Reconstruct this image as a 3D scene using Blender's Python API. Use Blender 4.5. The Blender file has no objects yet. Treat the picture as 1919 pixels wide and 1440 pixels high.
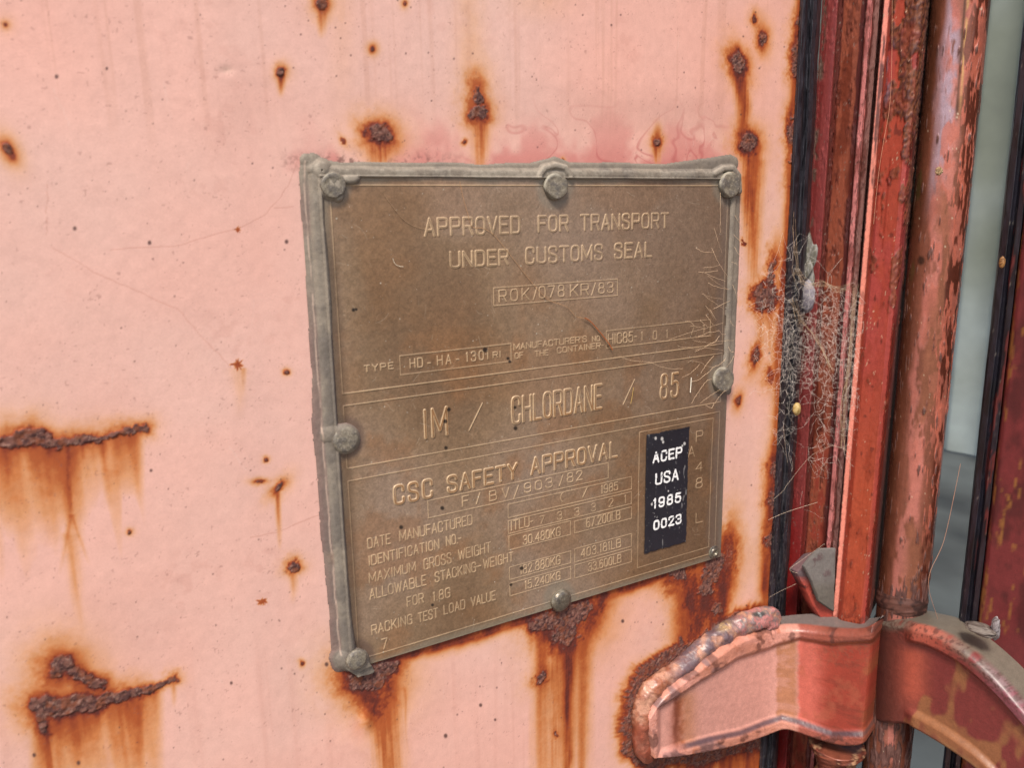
import bpy, math
import numpy as np
from mathutils import Matrix, Vector

scene = bpy.context.scene
# ------------------------------------------------------------------ camera
W0, H0, F0 = 1919.0, 1440.0, 1500.0
D = 0.31            # camera to door plane, metres
ZC = 1.35           # camera height
ya, xa, ga = -0.52779721, 0.21109608, -0.01796859
def _rot(a, b, g):
    Ry = np.array([[math.cos(a),0,math.sin(a)],[0,1,0],[-math.sin(a),0,math.cos(a)]])
    Rx = np.array([[1,0,0],[0,math.cos(b),-math.sin(b)],[0,math.sin(b),math.cos(b)]])
    Rz = np.array([[math.cos(g),-math.sin(g),0],[math.sin(g),math.cos(g),0],[0,0,1]])
    return Rz @ Rx @ Ry
RC = _rot(ya, xa, ga)
def w3(v):            # (x, down, depth) -> blender axes
    return Vector((v[0], v[2], -v[1]))
right, up, back = w3(RC[0]), -w3(RC[1]), -w3(RC[2])
cd = bpy.data.cameras.new('camera')
cam = bpy.data.objects.new('camera', cd)
scene.collection.objects.link(cam)
M = Matrix.Identity(4)
for i in range(3):
    M[i][0] = right[i]; M[i][1] = up[i]; M[i][2] = back[i]
M[0][3], M[1][3], M[2][3] = 0.0, -D, ZC
cam.matrix_world = M
cd.sensor_fit = 'HORIZONTAL'; cd.sensor_width = 36.0; cd.lens = 36.0 * F0 / W0
cd.clip_start = 0.01; cd.clip_end = 400
cd.dof.use_dof = True; cd.dof.focus_distance = 0.40; cd.dof.aperture_fstop = 15.0
scene.camera = cam
# ------------------------------------------------------------------ world, light
wd = bpy.data.worlds.new('World'); scene.world = wd; wd.use_nodes = True
nt = wd.node_tree; bgn = nt.nodes['Background']
sky = nt.nodes.new('ShaderNodeTexSky'); sky.sky_type = 'NISHITA'; sky.sun_disc = False
SUN_EL, SUN_AZ = math.radians(56), math.radians(222)   # azimuth clockwise from +Y
sky.sun_elevation = SUN_EL; sky.sun_rotation = SUN_AZ
sky.air_density = 1.0; sky.dust_density = 3.0; sky.ozone_density = 0.6
nt.links.new(sky.outputs[0], bgn.inputs[0]); bgn.inputs[1].default_value = 0.095
sd = bpy.data.lights.new('sun', 'SUN'); sd.energy = 2.3; sd.angle = math.radians(14); sd.color = (1.0, .93, .84)
so = bpy.data.objects.new('sun', sd); scene.collection.objects.link(so)
sv = Vector((math.sin(SUN_AZ)*math.cos(SUN_EL), math.cos(SUN_AZ)*math.cos(SUN_EL), math.sin(SUN_EL)))
so.rotation_euler = sv.to_track_quat('Z', 'Y').to_euler(); so.location = (-1, -3, 5)
vs = scene.view_settings
vs.view_transform = 'Standard'; vs.look = 'None'; vs.gamma = 1; vs.use_curve_mapping = False
vs.exposure = 1.1
KA = 0.62            # photo colour -> surface base colour

# ------------------------------------------------------------------ projection helpers
def ray(px, py):
    q = np.stack([(np.asarray(px, float) - (W0/2))/F0, (np.asarray(py, float) - H0/2)/F0, np.ones(np.broadcast(px, py).shape)], -1)
    return q @ RC                # components (x, down, depth)
def PY(px, py, Y):               # point on plane y=Y seen at photo coordinate
    d = ray(px, py); t = (np.asarray(Y) + D)/d[..., 2]
    return np.stack([d[..., 0]*t, np.asarray(Y) + 0*t, ZC - d[..., 1]*t], -1)
def PX(px, py, X):
    d = ray(px, py); t = np.asarray(X)/d[..., 0]
    return np.stack([np.asarray(X) + 0*t, d[..., 2]*t - D, ZC - d[..., 1]*t], -1)
def proj(x, y, z):
    v = np.stack([x, ZC - z, y + D], -1) @ RC.T
    zz = np.where(np.abs(v[..., 2]) < .02, .02, v[..., 2])
    zz = np.maximum(zz, .02)
    return np.clip(v[..., 0]/zz*F0 + W0/2, -9000, 9000), np.clip(v[..., 1]/zz*F0 + H0/2, -9000, 9000)
# ------------------------------------------------------------------ numpy noise
def _hash(ix, iy, seed):
    n = (ix.astype(np.int64)*374761393 + iy.astype(np.int64)*668265263 + seed*1442695041) & 0xffffffff
    n = ((n ^ (n >> 13))*1274126177) & 0xffffffff
    n = (n ^ (n >> 16)) & 0xffffff
    return n/float(0xffffff)
def vn(x, y, seed=0):
    ix, iy = np.floor(x), np.floor(y); fx, fy = x-ix, y-iy
    fx = fx*fx*(3-2*fx); fy = fy*fy*(3-2*fy)
    ix = ix.astype(np.int64); iy = iy.astype(np.int64)
    a, b, c, d = _hash(ix, iy, seed), _hash(ix+1, iy, seed), _hash(ix, iy+1, seed), _hash(ix+1, iy+1, seed)
    return (a*(1-fx)+b*fx)*(1-fy) + (c*(1-fx)+d*fx)*fy
def fbm(x, y, s, seed=0, octv=4, sy=None):
    """about -1..1"""
    sy = sy or s; o = 0; a = 1; t = 0
    for k in range(octv):
        o = o + a*(vn(x*s*2**k + 13.7*k, y*sy*2**k + 7.1*k, seed+k*17)*2-1); t += a; a *= .55
    return o/t*1.7
def ss(a, b, x):
    t = np.clip((x-a)/(b-a), 0, 1); return t*t*(3-2*t)
def lin(c):
    c = np.asarray(c, float)/255.; return np.where(c <= .04045, c/12.92, ((c+.055)/1.055)**2.4)
def L(c, k=None): return lin(c)*(KA if k is None else k)
def mix(a, b, t): return a*(1-t[..., None]) + b*t[..., None]
def segd(px, py, pts, hw=None):
    """distance to polyline; with hw (per vertex half width) returns distance/halfwidth"""
    best = np.full(np.shape(px), 1e9)
    pts = np.asarray(pts, float)
    if hw is not None: hw = np.broadcast_to(np.asarray(hw, float), (len(pts),))
    for i in range(len(pts)-1):
        a, b = pts[i], pts[i+1]; ab = b-a
        t = np.clip(((px-a[0])*ab[0] + (py-a[1])*ab[1])/max(ab@ab, 1e-12), 0, 1)
        d = np.hypot(px-a[0]-ab[0]*t, py-a[1]-ab[1]*t)
        if hw is not None: d = d/(hw[i]*(1-t) + hw[i+1]*t)
        best = np.minimum(best, d)
    return best
def inpoly(px, py, pts):
    r = np.zeros(np.shape(px), bool); n = len(pts)
    for i in range(n):
        x1, y1 = pts[i]; x2, y2 = pts[(i+1) % n]
        c = ((y1 > py) != (y2 > py)) & (px < (x2-x1)*(py-y1)/((y2-y1) or 1e-9) + x1)
        r ^= c
    return r
# ------------------------------------------------------------------ object helpers
def link(o, parent=None):
    scene.collection.objects.link(o)
    if parent is not None: o.parent = parent
    return o
def tag(o, label=None, cat=None, group=None, kind=None):
    if label: o['label'] = label
    if cat: o['category'] = cat
    if group: o['group'] = group
    if kind: o['kind'] = kind
    return o
def thing(name, label, cat, loc=(0, 0, 0), group=None):
    o = bpy.data.objects.new(name, None); o.empty_display_size = .01; o.location = loc; link(o)
    return tag(o, label, cat, group)
def mesh(name, V, Fq, mat, parent=None, col=None, rgh=None, met=None, smooth=True, tri=False):   # one linked mesh with its colour, roughness and metal attributes
    V = np.ascontiguousarray(V.reshape(-1, 3), np.float32).copy()
    if parent is not None:
        pp = parent
        while pp is not None:
            V -= np.array(pp.location, np.float32); pp = pp.parent
    k = 3 if tri else 4
    Fq = np.ascontiguousarray(Fq.reshape(-1, k), np.int32)
    me = bpy.data.meshes.new(name)
    me.vertices.add(len(V)); me.vertices.foreach_set('co', V.ravel())
    me.loops.add(Fq.size); me.loops.foreach_set('vertex_index', Fq.ravel())
    me.polygons.add(len(Fq)); me.polygons.foreach_set('loop_start', np.arange(0, Fq.size, k, dtype=np.int32))
    me.polygons.foreach_set('loop_total', np.full(len(Fq), k, np.int32))
    me.update(calc_edges=True); me.validate()
    if smooth: me.polygons.foreach_set('use_smooth', np.ones(len(me.polygons), bool))
    n = len(V)
    if col is not None:
        c = np.ones((n, 4), np.float32); c[:, :3] = np.clip(col.reshape(-1, 3), 0, 1)
        a = me.attributes.new('Col', 'FLOAT_COLOR', 'POINT'); a.data.foreach_set('color', c.ravel())
    for nm, arr in (('Rgh', rgh), ('Met', met)):
        if arr is not None:
            a = me.attributes.new(nm, 'FLOAT', 'POINT')
            a.data.foreach_set('value', np.broadcast_to(np.asarray(arr, np.float32).ravel() if np.ndim(arr) else np.float32(arr), (n,)).astype(np.float32).copy())
    me.materials.append(mat)
    return link(bpy.data.objects.new(name, me), parent)
def gridfaces(nr, nc, closed=False, flip=False):
    i = np.arange(nr*nc).reshape(nr, nc)
    if closed: i = np.concatenate([i, i[:, :1]], 1)
    f = np.stack([i[:-1, :-1], i[:-1, 1:], i[1:, 1:], i[1:, :-1]], -1)
    if flip: f = f[..., ::-1]
    return f
def compact(V, F, arrs):
    used = np.zeros(len(V), bool); used[F.ravel()] = True
    m = np.cumsum(used)-1
    return V[used], m[F], [a[used] if a is not None else None for a in arrs]
def paint(name, grain=.10, gs=1800, bump=.15, bs=900, bd=.0003, spec=.5, coat=0, mott=.06, ms=220, sheen=0):
    m = bpy.data.materials.new(name); m.use_nodes = True; t = m.node_tree; N = t.nodes; LK = t.links
    b = N['Principled BSDF']
    def at(n):
        a = N.new('ShaderNodeAttribute'); a.attribute_name = n; return a
    tc = N.new('ShaderNodeTexCoord')
    n1 = N.new('ShaderNodeTexNoise'); n1.inputs['Scale'].default_value = gs; n1.inputs['Detail'].default_value = 3
    n2 = N.new('ShaderNodeTexNoise'); n2.inputs['Scale'].default_value = ms; n2.inputs['Detail'].default_value = 4
    LK.new(tc.outputs['Object'], n1.inputs['Vector']); LK.new(tc.outputs['Object'], n2.inputs['Vector'])
    def rng(src, a):
        r = N.new('ShaderNodeMapRange'); r.inputs[1].default_value = .3; r.inputs[2].default_value = .7
        r.inputs[3].default_value = 1-a; r.inputs[4].default_value = 1+a; LK.new(src, r.inputs[0]); return r.outputs[0]
    mu = N.new('ShaderNodeMath'); mu.operation = 'MULTIPLY'
    LK.new(rng(n1.outputs[0], grain), mu.inputs[0]); LK.new(rng(n2.outputs[0], mott), mu.inputs[1])
    vm = N.new('ShaderNodeVectorMath'); vm.operation = 'SCALE'
    LK.new(at('Col').outputs['Color'], vm.inputs[0]); LK.new(mu.outputs[0], vm.inputs['Scale'])
    LK.new(vm.outputs[0], b.inputs['Base Color'])
    LK.new(at('Rgh').outputs['Fac'], b.inputs['Roughness']); LK.new(at('Met').outputs['Fac'], b.inputs['Metallic'])
    b.inputs['Specular IOR Level'].default_value = spec; b.inputs['Coat Weight'].default_value = coat
    b.inputs['Coat Roughness'].default_value = .2
    n3 = N.new('ShaderNodeTexNoise'); n3.inputs['Scale'].default_value = bs; n3.inputs['Detail'].default_value = 4
    LK.new(tc.outputs['Object'], n3.inputs['Vector'])
    bp = N.new('ShaderNodeBump'); bp.inputs['Strength'].default_value = bump; bp.inputs['Distance'].default_value = bd
    LK.new(n3.outputs[0], bp.inputs['Height']); LK.new(bp.outputs[0], b.inputs['Normal'])
    return m
M_door = paint('faded_paint', .035, 1500, .25, 1100, .0002, .35, mott=.03)
M_plate = paint('oxidised_plate', .10, 2300, .18, 1700, .0002, .4, mott=.05, ms=420)
M_seal = paint('old_sealant', .14, 2600, .3, 1600, .0003, .3, mott=.08, ms=500)
M_post = paint('rusty_red_paint', .12, 1500, .15, 500, .0003, .4, mott=.10, ms=300)
M_weld = paint('weld_metal', .14, 1500, .35, 700, .0004, .5, mott=.12, ms=350)
M_rub = paint('black_rubber', .2, 1200, .4, 900, .0003, .5, mott=.2)
M_web = paint('web_silk', .1, 900, .0, 900, .0001, .3)
M_flat = paint('sticker_film', .06, 900, .1, 500, .0001, .5, mott=.05)
M_bg = paint('dull_painted_steel', .05, 30, .1, 40, .001, .3, mott=.12, ms=6)
M_gr = paint('gravel_ground', .25, 60, .6, 40, .01, .3, mott=.2, ms=2)

# ------------------------------------------------------------------ ground (setting)
def flat(name, x0, x1, y0, y1, z, n, mat, c, kind='structure'):
    xs = np.linspace(x0, x1, n); ys = np.linspace(y0, y1, n); X, Y = np.meshgrid(xs, ys)
    Z = z + 0*X
    C = np.broadcast_to(lin(c), X.shape+(3,))
    o = mesh(name, np.stack([X, Y, Z], -1), gridfaces(n, n), mat, None, C, .9, 0.)
    o['kind'] = kind; return o
flat('ground', -150, 150, -150, 150, 0.0, 3, M_gr, (125, 118, 108))

# ------------------------------------------------------------------ door panel
PLATE_Y = -0.0016
pc = [PY(603, 330, PLATE_Y), PY(1375, 333, PLATE_Y), PY(1354, 1042, PLATE_Y), PY(665, 1256, PLATE_Y)]
PXL, PXR = (pc[0][0]+pc[3][0])/2-.0015, (pc[1][0]+pc[2][0])/2
PZT, PZB = (pc[0][2]+pc[1][2])/2, (pc[2][2]+pc[3][2])/2
print('plate', PXL, PXR, PZT, PZB, [p.round(4).tolist() for p in pc])
XE = float(PY(1469, 600, 0)[0])            # right edge of the panel
rg = np.random.default_rng(5)

def rust_fields(px, py, x, z):
    """s: stain strength 0..1, core: scabby rust 0..1 from photo positions of the patches"""
    n1 = fbm(x, z, 260, 3, 5); n2 = fbm(x, z, 900, 9, 3); nl = fbm(x, z, 70, 5, 3)
    wx = px + 6*n1 + 2.5*n2; wy = py + 6*fbm(x, z, 260, 41, 5) + 2.5*fbm(x, z, 900, 49, 3)
    s = np.zeros_like(px); core = np.zeros_like(px)
    def add(v):
        nonlocal s; s = np.maximum(s, v) + .35*np.minimum(s, v)
    def halo(d, r, a): add(a*np.exp(-np.maximum(d, 0)/r))
    def cr(m):
        nonlocal core; core = np.maximum(core, m)
    def scar(pts, hw, hr=14, ha=.62):
        q = segd(wx, wy, pts, hw); hwm = float(np.mean(hw))
        cr(ss(1.15, .75, q)); halo((q-1)*hwm, hr*1.25, ha*1.1); add(.85*ss(1.6, .9, q))
    def blob(x0, y0, rx, ry, hr=8, ha=.7, c=1., ang=0, warp=1.):
        ca, sa = math.cos(ang), math.sin(ang)
        dx = px+(wx-px)*warp-x0; dy = py+(wy-py)*warp-y0
        q = np.hypot((dx*ca+dy*sa)/rx, (-dx*sa+dy*ca)/ry)
        if c: cr(c*ss(1.2, .7, q))
        add(.9*ss(1.5, .85, q)); halo((q-1)*min(rx, ry), hr*1.2, ha*1.05)
    def drip(x0, y0, y1, w, a, x1=None, e=1.):
        x1 = x0 if x1 is None else x1
        t = (py-y0)/(y1-y0); cx = x0+(x1-x0)*t + 3*fbm(z*0+x0, z, 60, int(x0), 2)
        ww = w*(1-.35*np.clip(t, 0, 1))
        fade = np.clip(1-t, 0, 1)**e*ss(-.03, .02, t)
        g = np.exp(-np.abs((px-cx)/ww)**1.8)
        add(a*fade*g*(1+.25*fbm(x, z, 900, int(y0)+7, 2, sy=40)))
    def curtain(x0, x1, y0, y1, a, seed=1, top=None):
        if top is not None: y0 = np.interp(px, *top)
        t = (py-y0)/(y1-y0)
        col = .8+.42*fbm(x, z*0, 190, seed, 3)
        lng = np.clip(1-t/(.6+.8*vn(x*300, z*0, seed+5)), 0, 1)**.8
        add(a*lng*np.clip(col, .05, 1.2)*ss(x0-14, x0+10, px)*ss(x1+14, x1-10, px)*ss(-.02, .01, t))
    # long scar at left
    scar([(-60, 838), (0, 830), (60, 826), (110, 834), (150, 827), (210, 816), (275, 803)], [9, 9.5, 10, 8, 7.5, 6, 4.5], 13, .55)
    scar([(35, 816), (62, 812), (92, 818)], [9, 10, 6], 9, .5)
    curtain(-80, 262, 832, 985, .52, 3, ([-60,0,60,110,150,210,275],[838,830,826,834,827,816,803])); curtain(-80, 150, 835, 1060, .3, 9, ([-60,0,60,110,150,210,275],[838,830,826,834,827,816,803]))
    for a in [(130, 838, 975, 9, .95, 133, .35), (190, 830, 905, 6, .7, 196), (158, 830, 880, 5, .5), (12, 840, 925, 6, .6), (60, 835, 890, 7, .55), (92, 838, 880, 6, .6), (240, 815, 852, 6, .5),
              (132, 965, 1080, 6, .42, 110), (134, 965, 1060, 5, .5, 165), (128, 1000, 1210, 13, .3, 160, .8), (205, 880, 960, 12, .25)]:
        drip(*a)
    # second scar
    scar([(103, 1262), (112, 1246), (128, 1248), (150, 1272), (192, 1284)], [11, 14, 13, 10, 6], 17, .75)
    scar([(68, 1322), (110, 1326), (160, 1318), (215, 1308), (258, 1297), (300, 1285), (326, 1272)], [16, 19, 15, 10, 9, 4, 5], 13, .55)
    scar([(78, 1345), (84, 1366)], [11, 8], 10, .6)
    curtain(70, 268, 1325, 1475, .62, 13, ([60,110,160,215,258,300,326],[1322,1326,1318,1308,1297,1285,1272])); curtain(60, 300, 1305, 1560, .34, 19, ([60,110,160,215,258,300,326],[1322,1326,1318,1308,1297,1285,1272]))
    for a in [(88, 1360, 1500, 11, .8, 92, .5), (136, 1335, 1420, 10, .85, 150, .6), (182, 1325, 1395, 9, .8, 186), (160, 1330, 1440, 7, .5), (232, 1305, 1400, 8, .7, 248), (115, 1340, 1480, 9, .5), (288, 1290, 1340, 7, .4), (325, 1275, 1330, 6, .35)]:
        drip(*a)
    # spots on the left sheet
    blob(15, 279, 7, 13, 7, .6, 1, -.5, .4); blob(24, 292, 5, 8, 6, .4, .3, -.4, .4); drip(25, 290, 320, 7, .3)
    blob(10, 45, 4, 4, 6, .4, 0, 0, .2)
    blob(527, 135, 6, 7, 5, .6, 1, 0, .5); drip(527, 138, 185, 8, .75)
    blob(602, 5, 9, 12, 7, .7, 1, 0, .6); drip(603, 10, 75, 10, .7)
    blob(697, 91, 3.5, 4, 4, .7, .6, 0, .2); blob(757, 6, 3, 4, 3, .5, .5, 0, .2)
    blob(712, 252, 22, 17, 12, .78, 1, .35, 1.1); drip(712, 262, 318, 28, .62, None, .5)
    blob(893, 180, 7, 17, 9, .75, 1, 0, 1); blob(900, 208, 12, 14, 9, .8, 1, 0, 1); blob(885, 214, 8, 9, 8, .7, 1, 0, .8)
    drip(897, 215, 330, 17, .55, 900, .4); drip(890, -300, 180, 10, -.0)
    blob(1232, 266, 6, 7, 5, .8, 1, 0, .6); drip(1232, 270, 325, 9, .65, 1231); add(.55*np.exp(-((px-1232)/8)**2)*ss(215, 262, py)*ss(275, 262, py))
    blob(1383, 118, 12, 21, 8, .95, .95, -.25, .8); drip(1384, 118, 300, 12, .95, 1396, .55); drip(1396, 150, 330, 9, .5)
    blob(1402, 268, 16, 19, 9, .95, .95, 0, .8); drip(1405, 268, 560, 17, .92, 1412, .7); drip(1395, 330, 470, 9, .4); drip(1420, 300, 500, 14, .35)
    blob(1430, 72, 6, 13, 6, .75, .7, 0, .6); drip(1430, 75, 115, 6, .6); blob(1415, 36, 4, 7, 4, .6, .5, 0, .5)
    blob(712-70, 262, 3, 7, 3, .3, .5, -.6, .5)
    for a in [(445, 430, 7, 6), (445, 683, 13, 11), (490, 1128, 10, 7)]:
        ang = np.arctan2(py-a[1], px-a[0]); rr = np.hypot((px-a[0])/a[2], (py-a[1])/a[3])
        add(.75*ss(1.15, .6, rr + .75*(vn(ang*4.2+9, rr*0+a[0], 3)-.35)))
    drip(458, 690, 745, 6, .25); drip(446, 690, 790, 14, .12)
    for a in [(538, 697, 4, 4), (498, 861, 4, 4), (487, 902, 8, 3), (242, 997, 4.5, 3.5), (565, 1245, 3, 4), (708, 262, 3, 3), (870, 265, 4, 4), (1055, 300, 2, 2)]:
        blob(a[0], a[1], a[2], a[3], 2.5, .5, .5, 0, .4)
    blob(523, 913, 10, 5, 5, .7, .9, -.8, .7); drip(519, 918, 1035, 5, .55, 526, .8)
    blob(549, 1061, 9, 8, 6, .65, 1, -.3, .9); drip(549, 1068, 1135, 8, .45)
    # beside the rubber seal
    e = (1479 - .0555*(py-400)/1.0) if False else (1503 - .0575*py) 
    dn = e-px
    wgt = .45+.55*np.clip(1.1*fbm(z*0+1.3, z, 30, 77, 3)+.25, 0, 1)
    low = ss(520, 640, py)
    add((.35+.5*wgt)*np.exp(-np.maximum(dn-3-7*wgt, 0)/(5+2*low))*(dn > -20))
    for yy, r in [(45, 9), (95, 17), (128, 14), (225, 10), (255, 16), (300, 9), (350, 6), (480, 8), (880, 14), (940, 16), (1010, 14)]:
        blob(1503-.0575*yy-r*.15, yy, r*.6, r*1.3, 6, .75, .7, 0, .9)
    blob(1432, 556, 20, 22, 8, .85, .95, 0, 1.3); blob(1446, 512, 6, 26, 6, .75, .85, .15, 1); drip(1424, 570, 700, 9, .5); drip(1442, 570, 680, 12, .55)
    blob(1416, 668, 5, 14, 5, .75, .6, .25, .6); blob(1383, 751, 4, 8, 4, .7, .5, .2, .4); blob(1392, 455, 3, 3, 2, .5, 0); blob(1444, 706, 8, 12, 8, .5, .3, 0, 1)
    # under the plate
    pb = [(652, 1262), (760, 1229), (1000, 1157), (1354, 1044)]
    dpl = segd(px, py, pb)
    below = (py > np.interp(px, [652, 1354], [1250, 1035])-12) & (px > 640) & (px < 1400)
    add(.95*np.exp(-np.maximum(dpl-4-5*nl, 0)/6.5)*below)
    scar([(672, 1272), (700, 1268), (735, 1250)], [22, 24, 12], 17, .95)
    blob(705, 1305, 22, 30, 13, .9, 0, 0, 1.2); drip(722, 1290, 1700, 26, .62, 735, .4); drip(700, 1300, 1420, 20, .4); drip(758, 1290, 1440, 4, .35, 768)
    scar([(1005, 1172), (1035, 1162), (1075, 1150), (1098, 1135)], [10, 20, 22, 10], 15, .95)
    blob(1060, 1190, 26, 26, 13, .9, .7, 0, 1.4); blob(1115, 1135, 12, 26, 14, .75, 0, .4, 1)
    curtain(1000, 1108, 1170, 1700, .5, 23, ([1000,1030,1075,1100],[1172,1168,1160,1140]))
    drip(1064, 1180, 1560, 10, .95, 1064, .5); drip(1075, 1200, 1480, 7, .55, 1073); drip(1018, 1180, 1330, 9, .4); drip(1045, 1180, 1620, 22, .38, 1040, .5)
    blob(1013, 1272, 12, 7, 7, .6, 1, -.7, .9); blob(1043, 1375, 3, 5, 3, .6, .7)
    blob(1272, 1078, 17, 15, 17, .9, .9, 0, 1.3); blob(1300, 1115, 10, 26, 13, .6, 0, .3, 1)
    scar([(1340, 1050), (1330, 1085), (1318, 1110)], [17, 15, 9], 12, .95); add(.95*np.exp(-(np.maximum(segd(px, py, [(1340, 1050), (1318, 1120), (1308, 1190)])-17, 0)/9)))
    blob(1366, 1045, 9, 34, 8, .85, .4, .1, 1); drip(1352, 960, 1060, 8, -.0)
    add(.75*np.exp(-((px-1362)/9)**2)*ss(985, 1020, py)*ss(1110, 1060, py))
    add(.9*np.exp(-np.maximum(segd(px, py, [(1354, 1100), (1340, 1150), (1318, 1185)])-12+4*n1, 0)/8))
    blob(1345, 1140, 9, 12, 8, .8, 1, .3, .8); add(.62*np.exp(-((px-1285)/26)**2)*ss(1060, 1120, py)*ss(1260, 1180, py))
    # round the welded hinge
    ol = [(1456, 1148), (1405, 1150), (1345, 1178), (1300, 1205), (1258, 1236), (1212, 1268), (1190, 1310), (1185, 1360), (1190, 1405), (1215, 1428), (1300, 1425), (1400, 1408), (1440, 1392)]
    dl = segd(px, py, ol); ang = np.arctan2(py-1330, px-1330)
    spk = 9*(vn(ang*46, dl*.05, 3)-.5) + 8*nl + 5*n1
    dl = np.where(inpoly(px, py, ol), 0, dl); out = 1.
    thick = np.interp(px, [1185, 1230, 1330, 1420], [18, 15, 9, 8])
    cr(.62*ss(thick+3, thick-6, dl+spk)*out); add(.95*np.exp(-np.maximum(dl-thick+spk*.8, 0)/7.)*out)
    curtain(1200, 1420, 1425, 1560, .85, 31, ([1200,1300,1400,1420],[1425,1422,1405,1400]))
    # faint warm run-off tone above the plate
    add(.10*np.exp(-((px-880)/26)**2)*ss(230, 100, py)); add(.06*np.exp(-((px-1010)/60)**2)*ss(60, 0, py)); add(.05*np.exp(-((px-640)/25)**2)*ss(330, 0, py))
    # speckles
    sp = np.zeros_like(px)
    pts = np.stack([rg.uniform(-60, 1500, 560), rg.uniform(-60, 1500, 560), rg.uniform(.7, 1.8, 560)**1.15], 1)
    big = np.array([(280, 455, 4), (140, 428, 4), (537, 453, 4), (106, 143, 4), (200, 128, 3), (388, 118, 1.5), (612, 1246, 4), (433, 1280, 3), (283, 882, 3), (1170-320, 110, 2), (760, 100, 2), (1144, 47, 2.2), (885, 100, 2), (835, 1380, 4), (1167, 1165, 3.4), (901, 1323, 3.4), (928, 1350, 2.5), (64, 1415, 4), (147, 1430, 4)])
    pts = np.concatenate([pts, big])
    flatx, flaty = px, py
    order = [(a, b, r) for a, b, r in pts]
    for a, b, r in order:
        c0 = int(np.searchsorted(XS_, PY(a, b, 0)[0])); r0 = int(np.searchsorted(ZS_, PY(a, b, 0)[2]))
        k = 16; sl = (slice(max(r0-k, 0), r0+k), slice(max(c0-k, 0), c0+k))
        if px[sl].size == 0: continue
        sp[sl] = np.maximum(sp[sl], ss(1.25, .5, np.hypot(px[sl]-a, (py[sl]-b)*.85)/r)*min(1, .35+.25*r))
    return np.clip(s, 0, 1.25), core, sp, n1, n2, nl

step = .00036
xd = np.arange(-.05, XE, step); xd[-1] = XE
zlo = float(PY(700, 1475, 0)[2]); zhi = float(PY(700, -30, 0)[2])
zlo = min(zlo, float(PY(1400, 1475, 0)[2])); zhi = max(zhi, float(PY(1480, -30, 0)[2]))
zd = np.arange(zlo, zhi, step)
XS_ = np.concatenate([[-1.3, -.6, -.25, -.1], xd]); ZS_ = np.concatenate([[.25, .6, zlo-.15, zlo-.02], zd, [zhi+.02, zhi+.15, 2.0, 2.6]])
print('door grid', len(XS_), len(ZS_), 'XE', XE, 'z', zlo, zhi)
X, Z = np.meshgrid(XS_, ZS_)
px, py = proj(X, 0*X, Z)
s, core, sp, n1, n2, nl = rust_fields(px, py, X, Z)
inner = ((X > -.09) & (Z > zlo-.01) & (Z < zhi+.01)).astype(float)
s, core, sp = s*inner, core*inner, sp*inner
rag = np.clip(s, 0, 1.2)
rag = rag*(1 + .10*n1 + .08*n2) + .02*nl*(s > .05)
rag = rag - np.clip(rag-.55, 0, 1)*np.clip(.45+.55*fbm(X, Z, 150, 84, 4, sy=45)+.25*n2, 0, .9)
# colour by stain strength
stops = [(0, (250, 196, 180)), (.10, (245, 187, 157)), (.24, (233, 165, 115)), (.40, (216, 132, 74)), (.58, (186, 92, 42)), (.76, (148, 60, 30)), (.95, (112, 44, 30)), (1.3, (88, 42, 36))]
xs_ = np.array([a for a, _ in stops]); cs_ = np.array([L(c) for _, c in stops])
C = np.stack([np.interp(rag, xs_, cs_[:, k]) for k in range(3)], -1)
# pink tone drift, washed red zone above the plate with tide lines
tone = 1.4*fbm(X, Z, 12, 61, 4)
C = C*(1 + np.array([.02, -.035, -.05])*tone[..., None]*(1-np.clip(rag*2, 0, 1))[..., None])
C = C*(1 + .022*fbm(X, Z, 60, 62, 3)[..., None]+.02*fbm(X, Z, 500, 69, 3)[..., None])
yrel = np.clip((py-175)/120, 0, 1)*ss(345, 310, py)*ss(520, 640, px+25*nl)*ss(1430, 1340, px+20*nl)
patch = ss(-.35, .6, fbm(X, Z, 55, 63, 4) + .8*yrel - .45)
wash = patch*yrel
wv = np.abs(fbm(X+.012*fbm(X, Z, 50, 66, 2), Z, 42, 64, 3)); tide = ss(.09, .0, wv)*yrel*ss(820, 960, px)*ss(1400, 1330, px)
clean = np.clip(1-rag*3, 0, 1)
C = mix(C, L((226, 142, 132)), np.clip(.85*wash, 0, .85)*clean)
C = mix(C, L((205, 112, 106)), .7*tide*clean)
dirt = ss(.15, .75, fbm(X, Z, 700, 67, 3)+.2)*yrel*ss(275, 300, py)*ss(930, 700, px)
C = mix(C, L((120, 82, 72)), .75*dirt*clean)
# vertical run-off traces
run = fbm(X, Z, 330, 68, 3, sy=6)
C = mix(C, L((214, 158, 134)), np.clip(ss(.25, .9, run)*.28*ss(330, 120, py), 0, 1)*clean)
C = mix(C, L((220, 156, 138)), np.clip(ss(.15, 1.2, run)*.2*ss(1150, 1300, py), 0, 1)*clean)
r9 = np.random.default_rng(77)
scm = np.zeros_like(px)
for i in range(90):      # fine scratches and rubbed marks
    a, b = r9.uniform(0, XE), r9.uniform(zlo, zhi); an = r9.normal(1.5, .5); l = r9.uniform(.002, .016); e_ = np.array([a+l*math.cos(an), b-l*math.sin(an)])
    c0, c1 = np.searchsorted(XS_, [min(a, e_[0])-.001, max(a, e_[0])+.001]); r0, r1 = np.searchsorted(ZS_, [e_[1]-.001, b+.001]); sl = (slice(r0, r1), slice(c0, c1))
    if px[sl].size: scm[sl] = np.maximum(scm[sl], r9.uniform(.2, .6)*ss(.0004, .0001, segd(X[sl]+.0006*n1[sl], Z[sl], [(a, b), e_]))*ss(-.6, .4, n2[sl]+.3))
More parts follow.
